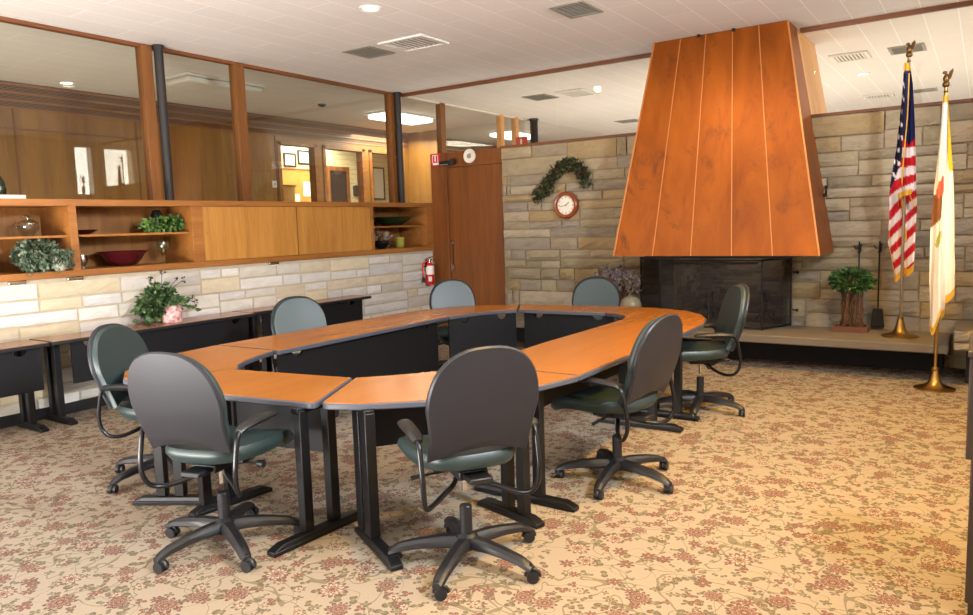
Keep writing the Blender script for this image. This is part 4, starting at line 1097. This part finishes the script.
# fire extinguisher near the door
ex, ey = -6.80, 8.52
t = thing('fire_extinguisher', 'red fire extinguisher with silver head hanging beside the door', 'fire extinguisher', (ex, ey, .72))
make('cylinder', MB().lathe([(0, 0), (.055, 0), (.062, .012), (.062, .26), (.05, .30), (.025, .325), (0, .325)], (ex, ey, .74), 20), M['red'], t)
make('paper_tag', MB().lathe([(.0632, .15), (.0632, .28)], (ex, ey, .74), 20), M['tag_white'], t)
make('label_band', MB().box(ex+.02, ey-.067, .79, ex+.06, ey-.03, .86), M['tag_white'], t)
make('valve', MB().cyl((ex, ey, 1.06), (ex, ey, 1.11), .02, 12).bar((ex-.02, ey-.05, 1.13), (ex, ey+.07, 1.15), .02, .012).bar((ex-.02, ey-.06, 1.115), (ex, ey+.05, 1.108), .02, .01), M['silver'], t)
make('bracket', MB().box(ex-.075, ey-.02, .95, ex-.06, ey+.02, 1.12).box(ex-.065, ey-.066, 1.0, ex+.0, ey-.06, 1.02).box(ex-.065, ey+.06, 1.0, ex+.0, ey+.066, 1.02), M['iron'], t)
make('hose', MB().tube(curve([(ex, ey-.02, 1.09), (ex-.03, ey-.09, 1.07), (ex-.03, ey-.12, .98), (ex-.03, ey-.12, .84)]), .013, 8), M['red_dk'], t)
make('nozzle', MB().tube([(ex-.03, ey-.12, .86), (ex-.03, ey-.12, .78)], [.016, .022], 10), M['iron'], t)

# ------------------------------------------------------------------ flags
def eagle(mb, c, k=1):
    x, y, z = c
    mb.ball((x, y, z), .03*k, 10); mb.lathe([(.012*k, 0), (.018*k, .015*k), (.008*k, .035*k)], (x, y, z-.075*k), 10)
    mb.ball((x, y, z+.05*k), .026*k, 10, (1, .8, 1.5)); mb.ball((x-.012*k, y, z+.1*k), .014*k, 8, (1.4, 1, 1))
    for s_ in (-1, 1):
        mb.add([(x+.006*k, y+s_*.012*k, z+.02*k), (x+.034*k, y+s_*.03*k, z+.05*k), (x+.052*k, y+s_*.045*k, z+.125*k), (x+.02*k, y+s_*.03*k, z+.10*k)], [(0, 1, 2, 3), (3, 2, 1, 0)])
    mb.add([(x+.004*k, y-.02*k, z+.0*k), (x+.004*k, y+.02*k, z+.0*k), (x+.04*k, y+.02*k, z-.02*k), (x+.04*k, y-.02*k, z-.02*k)], [(0, 1, 2, 3), (3, 2, 1, 0)])
def pole(x, y, z0, z1, lab, mat):
    t = thing('flag_pole', lab, 'flag pole', (x, y, z0), 0, 'flag poles beside the fireplace')
    make('base', MB().lathe([(0, 0), (.165, 0), (.165, .012), (.13, .022), (.075, .04), (.05, .075), (.036, .13), (.026, .17), (.03, .175), (.03, .19), (.018, .2), (0, .2)], (x, y, z0), 32), M['brass'], t)
    make('shaft', MB().tube([(x, y, z0+.19), (x, y, z1-.09)], .0135, 12), mat, t)
    m = MB(); eagle(m, (x, y, z1-.12), 1.0); make('eagle_finial', m, M['bronze'], t)
    return t
P1 = (-.66, 8.24); P2 = (-.33, 7.62+.0)
def flag(label, pole_xy, prof, yoff, folds, amp, colorf, ztop, nu=36, nv=150, fringe=None, cord=None, seed=1, bot=None):
    """prof: list of (v, xleft, xright, z-left, z-right) control rows"""
    R = random.Random(seed)
    def row(v):
        for i in range(len(prof)-1):
            if prof[i][0] <= v <= prof[i+1][0]:
                s_ = (v-prof[i][0])/(prof[i+1][0]-prof[i][0]); return [lerp(prof[i][k], prof[i+1][k], s_) for k in range(1, 5)]
        return list(prof[-1][1:])
    t = thing('flag', label, 'flag', (pole_xy[0], pole_xy[1], ztop), 0)
    def P(u, v, dy=0):
        xl_, xr_, zl_, zr_ = row(v)
        k = min(1, v*2.2+.25)
        y = pole_xy[1]+yoff(v)+amp*k*math.sin(folds*2*PI*u+.6+.8*v)+.3*amp*k*math.sin(folds*4.3*PI*u+2*v)
        return (lerp(xl_, xr_, u)+.006*math.sin(9*v+folds*7*u), y+dy, lerp(zl_, zr_, u)-.05*math.sin(folds*2*PI*u)*max(0, v-.8)*2+(bot(u)*v**6 if bot else 0))
    m = MB(); vs = []; cs = []
    for j in range(nv+1):
        for i in range(nu+1):
            p = P(i/nu, j/nv); vs.append(p); cs.append(colorf(i/nu, j/nv, p))
    m.v = vs; m.c = cs
    m.f = [(j*(nu+1)+i, j*(nu+1)+i+1, (j+1)*(nu+1)+i+1, (j+1)*(nu+1)+i) for j in range(nv) for i in range(nu)]
    make('cloth', m, M['flag'], t)
    m = MB()
    for i in range(nu):
        a = P(i/nu, 1); b = P((i+1)/nu, 1)
        m.add([a, b, (b[0], b[1]-.004, b[2]-.07), (a[0], a[1]-.004, a[2]-.07)], [(0, 1, 2, 3)])
    make('fringe', m, M['fringe'], t)
    if fringe:
        for path in fringe:
            m = MB()
            n = 40
            for q in range(n):
                A, B = [], []
                s0, s1 = q/n, (q+1)/n
                f0 = path(s0); f1 = path(s1)
                a = P(*f0, -.006); b = P(*f1, -.006)
                m.add([a, b, (b[0]+.004, b[1]-.004, b[2]-.045), (a[0]+.004, a[1]-.004, a[2]-.045)], [(0, 1, 2, 3)])
            make('fringe', m, M['fringe'], t)
    if cord:
        cm = MB().tube(curve([P(*q, -.02) for q in cord]), .006, 6)
        e = P(*cord[-1], -.02); cm.lathe([(.006, 0), (.016, -.03), (.02, -.14), (0, -.14)][::-1], e, 8)
        make('cord', cm, M['fringe'], t)
    return t
M['bronze'] = plain('dark bronze', rgb(112, 84, 48), .35, .8, .15)
M['pole_metal'] = plain('dull brushed pole', rgb(150, 134, 112), .45, .6, .05)
M['fringe'] = plain('gold fringe', rgb(222, 172, 52), .6, 0, .2, 60)
blue = rgb(24, 30, 74); red = rgb(190, 24, 36); wht = rgb(232, 222, 222); gold = rgb(214, 166, 56); navy = rgb(18, 20, 46)
def us(u, v, p):
    x, y, z = p
    if v < .035: return gold
    lim = 1.78+u*1.0 if u < .32 else 2.27+.03*math.sin(7*u)
    if z > lim:
        if u < .32:
            if math.sin(z*52+u*5) > .55 and abs(((u*5+z*2.6) % 1)-.5) < .26: return wht
            return navy
        return blue
    k = z-(x+.66)*lerp(.05, 1.1, min(1, max(0, (2.05-z)/.5)))
    return red if int(math.floor(k/.092)) % 2 == 0 else wht
prof1 = [(0, -.695, -.640, 3.0, 2.99), (.10, -.705, -.612, 2.80, 2.79), (.38, -.738, -.580, 2.2, 2.2), (.62, -.790, -.545, 1.75, 1.70), (.85, -.805, -.560, 1.30, 1.25), (1, -.735, -.570, .98, 1.08)]
flag('red white and blue starred flag with gold fringe over the hearth', P1, prof1, lambda v: lerp(-.075, .055, min(1, max(0, (v-.57)/.10))), 1.6, .03, us, 3.0,
     fringe=[lambda s_: (.28+.5*s_, .60-.03*s_), lambda s_: (.70+.26*s_, .58+.16*s_), lambda s_: (.02+.03*s_, .74+.26*s_), lambda s_: (.32-.0*s_, .60+.05*s_)],
     cord=[(.62, .05), (.52, .25), (.45, .5), (.5, .68), (.58, .76)])
P2 = (-.325, 7.62)
k2 = 7.62/7.89
def z2(z): return 1.6+(z-1.6)*k2
def ill(u, v, p):
    x, y, z = p; zz = 1.6+(z-1.6)/k2
    if v < .035: return gold
    if u > .62 and zz > 1.95 and u > .62+.2*(2.6-zz)/.6: return rgb(226, 186, 40)
    if u < .55:
        e = lambda a, b, ra, rb: ((u-a)/ra)**2+((zz-b)/rb)**2 < 1
        if e(.36, 1.80, .16, .075) or e(.24, 1.76, .10, .05) or e(.42, 1.86, .08, .05): return rgb(206, 96, 74)
        if zz > 1.44+.22*u and zz < 1.74 and u < .44: return rgb(136, 86, 52)
        if e(.34, 1.33, .12, .05) or e(.42, 1.38, .08, .04) or e(.26, 1.29, .07, .03): return rgb(168, 176, 76)
    return rgb(238, 232, 222)
prof2 = [(0, -.345, -.300, z2(2.62), z2(2.62)), (.12, -.36, -.285, z2(2.40), z2(2.40)), (.4, -.385, -.245, z2(1.8), z2(1.85)), (.6, -.40, -.215, z2(1.40), z2(1.42)), (.8, -.405, -.195, z2(.95), z2(1.1)), (1, -.385, -.20, z2(.60), z2(.86))]
flag('white state flag with eagle emblem and gold fringe on the pole standing on the carpet', P2, [(a, b*k2-.01, c*k2-.01, d, e) for a, b, c, d, e in prof2], lambda v: lerp(-.03, -.05, v), 1.5, .04, ill, 2.6, bot=lambda u: (-.10*math.sin(PI*min(1, u/.45)) if u < .45 else (-.06 if u < .62 else .05)),
     fringe=[lambda s_: (.98-.0*s_, .86+.14*s_)])
pole(P1[0], P1[1], HZ, 3.2, 'brass flag pole standing on the hearth, carrying the striped flag', M['pole_metal'])
pole(P2[0], P2[1], 0, z2(2.84)+.0, 'flag pole with brass foot standing on the carpet, carrying the white flag', M['brass'])

# ------------------------------------------------------------------ ceiling fittings
def grille(x0, y0, x1, y1, kind, lab):
    t = thing('ceiling_vent', lab, 'vent', ((x0+x1)/2, (y0+y1)/2, HC), 0, 'ceiling vents')
    z = HC
    if kind == 'd':       # raised white diffuser with louvres
        m = MB(); m.box(x0, y0, z-.02, x1, y0+.05, z).box(x0, y1-.05, z-.02, x1, y1, z).box(x0, y0+.05, z-.02, x0+.05, y1-.05, z).box(x1-.05, y0+.05, z-.02, x1, y1-.05, z)
        make('frame', m, M['white'], t, .004)
        make('backing', MB().box(x0+.05, y0+.05, z-.004, x1-.05, y1-.05, z), M['dark_vent'], t)
        n = 8
        for k in range(n):
            xx = lerp(x0+.05, x1-.05, (k+.5)/n)
            make('louvre', MB().box(xx-.013, y0+.05, z-.014, xx+.013, y1-.05, z-.004), M['white'], t)
    else:
        m = MB(); w = .035; m.box(x0, y0, z-.012, x1, y0+w, z).box(x0, y1-w, z-.012, x1, y1, z).box(x0, y0+w, z-.012, x0+w, y1-w, z).box(x1-w, y0+w, z-.012, x1, y1-w, z)
        make('frame', m, M['grey_vent'], t, .002)
        make('core', MB().box(x0+w, y0+w, z-.006, x1-w, y1-w, z), M['dark_vent'], t)
        n = 9; m = MB()
        for k in range(n): yy_ = lerp(y0+w, y1-w, (k+.5)/n); m.box(x0+w, yy_-.006, z-.010, x1-w, yy_+.006, z-.006)
        make('slats', m, M['grey_vent'], t)
grille(-3.47, 6.28, -3.12, 6.74, 'r', 'dark square return grille on the ceiling nearest the copper hood')
grille(-6.13, 6.24, -5.72, 6.69, 'r', 'dark square return grille on the ceiling near the glass partition')
grille(-5.57, 6.22, -4.96, 6.72, 'd', 'white louvred air diffuser on the ceiling beside the return grille by the partition')
grille(-6.2, 10.28, -5.78, 10.75, 'r', 'grey return grille on the ceiling beyond the stone wall, left of the hood')
grille(-5.6, 10.26, -5.12, 10.88, 'd', 'white air diffuser on the ceiling beyond the stone wall, left of the hood')
grille(-6.32, 14.1, -5.86, 14.5, 'r', 'far grey return grille beyond the stone wall, touching the hood edge in view')
grille(-1.74, 10.46, -1.3, 10.98, 'd', 'white louvred diffuser on the ceiling right of the hood, beyond the glass')
grille(-1.08, 10.5, -.69, 10.98, 'r', 'grey return grille behind the striped flag top')
grille(-1.85, 14.4, -1.38, 14.85, 'd', 'far white diffuser on the ceiling right of the hood')
grille(-1.10, 14.4, -.74, 14.75, 'r', 'far grey return grille between the two flags')
def can(x, y, lab):
    t = thing('recessed_light', lab, 'light', (x, y, HC), 0, 'recessed ceiling lights')
    make('trim_ring', MB().lathe([(.072, -.003), (.095, -.012), (.105, -.006), (.105, 0)], (x, y, HC), 28), M['white'], t)
    make('bulb', MB().lathe([(0, -.016), (.04, -.012), (.07, -.004), (.07, 0)], (x, y, HC), 20), M['glow'], t)
can(-4.75, 5.23, 'lit recessed downlight in the ceiling above the table')
can(-1.56, 12.19, 'recessed downlight in the ceiling beyond the glass, right of the hood')
can(-10.0, 5.11, 'recessed downlight in the corridor behind the left glass')
def fixture(x0, y0, x1, y1, lab, lit):
    t = thing('ceiling_light', lab, 'light', ((x0+x1)/2, (y0+y1)/2, HC), 0, 'fluorescent fixtures in the corridor')
    make('housing', MB().box(x0, y0, HC-.03, x1, y1, HC), M['white'], t, .005)
    make('diffuser', MB().box(x0+.03, y0+.03, HC-.10, x1-.03, y1-.03, HC-.03), M['fluoro'] if lit else M['white'], t, .03)
fixture(-8.86, 5.72, -8.3, 6.95, 'unlit white fluorescent fixture in the corridor behind the glass', False)
fixture(-9.1, 9.75, -8.5, 11.0, 'lit fluorescent fixture in the corridor behind the glass', True)
fixture(-9.1, 13.6, -8.5, 14.8, 'far lit fluorescent fixture beyond the corridor crossing', True)
t = thing('smoke_detector', 'small round smoke detector on the corridor ceiling', 'smoke detector', (-8.88, 8.53, HC))
make('body', MB().lathe([(0, -.05), (.04, -.048), (.06, -.03), (.07, 0)], (-8.88, 8.53, HC), 20), M['steel'], t)
make('ring', MB().lathe([(.065, -.008), (.085, -.006), (.085, 0)], (-8.88, 8.53, HC), 20), M['white'], t)
t = thing('exit_sign', 'small red alarm sign hanging beyond the door in the far room', 'sign', (-7.2, 11.9, 3.0))
make('plate', MB().box(-7.33, 11.9, 2.97, -7.08, 11.915, 3.2), M['red_dk'], t)
make('symbol', MB().box(-7.23, 11.894, 3.03, -7.19, 11.9, 3.16).box(-7.28, 11.894, 2.99, -7.13, 11.9, 3.015), M['tag_white'], t)

# ------------------------------------------------------------------ office things behind the corridor windows
for (y0, y1, z0, z1, lab) in [(10.9, 11.24, 2.98, 3.28, 'left framed certificate on the office wall'), (11.3, 11.72, 3.05, 3.36, 'right framed certificate on the office wall'), (13.65, 14.1, 2.3, 3.1, 'tall framed print on the office wall seen in the right opening')]:
    t = thing('framed_picture', lab, 'picture', (-12.6, (y0+y1)/2, z0), 0, 'framed pictures in the office')
    m = MB(); w = .035; m.box(-12.62, y0, z0, -12.59, y0+w, z1).box(-12.62, y1-w, z0, -12.59, y1, z1).box(-12.62, y0+w, z0, -12.59, y1-w, z0+w).box(-12.62, y0+w, z1-w, -12.59, y1-w, z1)
    make('frame', m, M['blackframe'], t); make('print', MB().box(-12.618, y0+w, z0+w, -12.605, y1-w, z1-w), M['paper'], t)
t = thing('notice_board', 'yellow notice board on the office wall', 'notice board', (-12.6, 11.2, 2))
make('board', MB().box(-12.618, 10.4, 1.9, -12.6, 11.85, 2.93), M['yellow'], t)
make('frame', MB().box(-12.61, 10.38, 2.92, -12.585, 11.87, 2.95), M['oak'], t)
for y0, z0, w, h, lab in [(11.4, 2.35, .22, .32, 'tall white notice pinned to the yellow board'), (11.05, 2.2, .24, .2, 'small white notice pinned to the yellow board'), (11.62, 2.2, .2, .3, 'white sheet at the right edge of the yellow board')]:
    tag(make('paper_notice', MB().box(-12.6, y0, z0, -12.594, y0+w, z0+h), M['paper']), lab, 'paper', 'notices on the yellow board')
t = thing('filing_cabinet', 'yellow-orange tall cabinet just inside the office window', 'cabinet', (-11.3, 9.6, 0))
make('body', MB().box(-11.6, 9.2, 0, -11.2, 9.92, 2.45), M['yellow'], t, .006); make('top', MB().box(-11.62, 9.18, 2.45, -11.18, 9.94, 2.48), M['oak'], t)
for z in (.8, 1.3, 1.8): make('drawer', MB().box(-11.2, 9.22, z, -11.19, 9.90, z+.45), M['yellow'], t, .004)
struct('door_2', MB().box(-12.62, 12.2, 0, -12.58, 12.75, 2.95), M['dark_wood'])
struct('trim_5', MB().box(-12.62, 12.12, 0, -12.56, 12.2, 3.05).box(-12.62, 12.75, 0, -12.56, 12.83, 3.05).box(-12.62, 12.2, 2.95, -12.56, 12.75, 3.05), M['oak'])
t = thing('wall_phone', 'black wall phone on the siding right of the office door', 'phone', (-12.6, 13.05, 2.45))
make('body', MB().box(-12.62, 12.98, 2.38, -12.55, 13.14, 2.62), M['blackframe'], t, .01); make('handset', MB().box(-12.55, 12.99, 2.36, -12.52, 13.03, 2.64), M['blackframe'], t, .01)
t = thing('light_switch', 'pale switch plate on the corridor panelling left of the office windows', 'switch', (XC, 8.76, 2.42))
make('plate', MB().box(XC, 8.70, 2.36, XC+.012, 8.80, 2.48), M['white'], t, .003); make('toggle', MB().box(XC+.012, 8.74, 2.405, XC+.022, 8.76, 2.435), M['grey_vent'], t)

# dark stand cut by the right edge of the photo
t = thing('wooden_stand', 'dark stained wooden stand cut off by the right edge of the photo', 'stand', (.2, 3.4, 0))
make('cabinet', MB().box(-.012, 3.3, .06, .5, 3.8, .64), M['dark_wood'], t, .004)
make('upper_case', MB().box(-.03, 3.3, .64, .5, 3.78, 1.04), M['dark_wood'], t, .004)
make('top', MB().box(-.036, 3.29, 1.04, .52, 3.8, 1.065), M['dark_wood'], t, .004)
make('plinth', MB().box(.0, 3.32, 0, .48, 3.78, .06), M['dark_wood'], t)

# ------------------------------------------------------------------ light
w = bpy.data.worlds.new('World'); sc.world = w; w.use_nodes = True
bg = w.node_tree.nodes['Background']; bg.inputs[0].default_value = (.80, .90, 1.0, 1); bg.inputs[1].default_value = .18
def area(name, loc, target, sx, sy, power, col, spread=180):
    l = bpy.data.lights.new(name, 'AREA'); l.shape = 'RECTANGLE'; l.size = sx; l.size_y = sy; l.energy = power; l.color = col; l.spread = math.radians(spread)
    o = bpy.data.objects.new(name, l); COL.objects.link(o); o.location = loc
    o.rotation_euler = (Vector(target)-Vector(loc)).to_track_quat('-Z', 'Y').to_euler(); return o
def spot(name, loc, target, power, col, ang=70, blend=.6, r=.05):
    l = bpy.data.lights.new(name, 'SPOT'); l.energy = power; l.color = col; l.spot_size = math.radians(ang); l.spot_blend = blend; l.shadow_soft_size = r
    o = bpy.data.objects.new(name, l); COL.objects.link(o); o.location = loc
    o.rotation_euler = (Vector(target)-Vector(loc)).to_track_quat('-Z', 'Y').to_euler(); return o
def point(name, loc, power, col, r=.2):
    l = bpy.data.lights.new(name, 'POINT'); l.energy = power; l.color = col; l.shadow_soft_size = r
    o = bpy.data.objects.new(name, l); COL.objects.link(o); o.location = loc; return o
day = (.86, .93, 1.0); warm = (1.0, .72, .42)
area('clerestory_daylight', (XR+2.1, 2.0, 4.06), (-5.5, 2.6, .6), .62, 10.0, 4600, day, 150)
area('ceiling_fill', (-4.6, -1.0, .5), (-4.9, 1.0, 3.6), 4.6, .8, 720, (1.0, .96, .92), 180)  # added uplight behind the camera, brightens the ceiling
for x, y in ((-.45, 2.2), (-.45, 4.4), (-.55, 6.4)):
    spot('downlight', (x, y, HC-.03), (x, y, 0), 380, (1.0, .55, .02), 92, .6)
spot('hood_light', (-2.9, 6.2, HC-.05), (-2.8, 8.0, 2.2), 36, warm, 75, .8)
spot('hood_light', (-2.1, 6.2, HC-.05), (-2.2, 8.0, 2.2), 30, warm, 75, .8)
spot('downlight', (-4.75, 5.23, HC-.03), (-4.75, 5.23, 0), 25, warm, 110, .8)
spot('downlight', (-4.9, 7.2, HC-.03), (-4.8, 8.7, 1.6), 30, warm, 110, .8)
point('firebox_fill', (-2.5, 9.25, 1.2), 7, (1, .86, .68), .08)  # added lamp that lifts the dark firebox interior; no fire burns there
area('back_room_light', (-4, 12.5, .4), (-4, 12.5, 3.6), 6, 5, 230, (1, .92, .80))
area('right_room_light', (-.7, 11.5, .4), (-.7, 11.5, 3.6), 2.5, 4, 100, (1, .88, .72))
area('corridor_light', (-8.8, 10.4, HC-.12), (-8.8, 10.4, 0), .5, 1.2, 24, (1, .93, .8))
area('corridor_far_light', (-8.8, 14.2, HC-.12), (-8.8, 14.2, 0), .5, 1.2, 40, (1, .93, .8))
area('corridor_near_light', (-9.0, 4, .5), (-9.2, 4.5, 3.6), 1.5, 5, 70, (1, .88, .70))
area('office_light', (-11.4, 11.5, HC-.1), (-11.6, 11.5, 0), 1.5, 4, 340, (1, .93, .78))

# ------------------------------------------------------------------ camera
f_, yaw, pitch, roll = 732.73, .598, .1128, -.031
cy, sy = math.cos(yaw), math.sin(yaw)
fw = Vector((-sy*math.cos(pitch), cy*math.cos(pitch), -math.sin(pitch))); r = Vector((cy, sy, 0)); u = r.cross(fw)
r2 = r*math.cos(roll)+u*math.sin(roll); u2 = u*math.cos(roll)-r*math.sin(roll)
cd = bpy.data.cameras.new('camera'); co = bpy.data.objects.new('camera', cd); COL.objects.link(co)
cd.sensor_width = 36; cd.sensor_fit = 'HORIZONTAL'; cd.lens = f_/973*36; cd.clip_start = .05
mw = Matrix((r2, u2, -fw)).transposed().to_4x4(); mw.translation = Vector((0, 0, 1.6)); co.matrix_world = mw
sc.camera = co
sc.view_settings.view_transform = 'Standard'; sc.view_settings.look = 'None'; sc.view_settings.exposure = 0.0
sc.cycles.max_bounces = 8; sc.cycles.transparent_max_bounces = 16; sc.cycles.caustics_reflective = False; sc.cycles.caustics_refractive = False
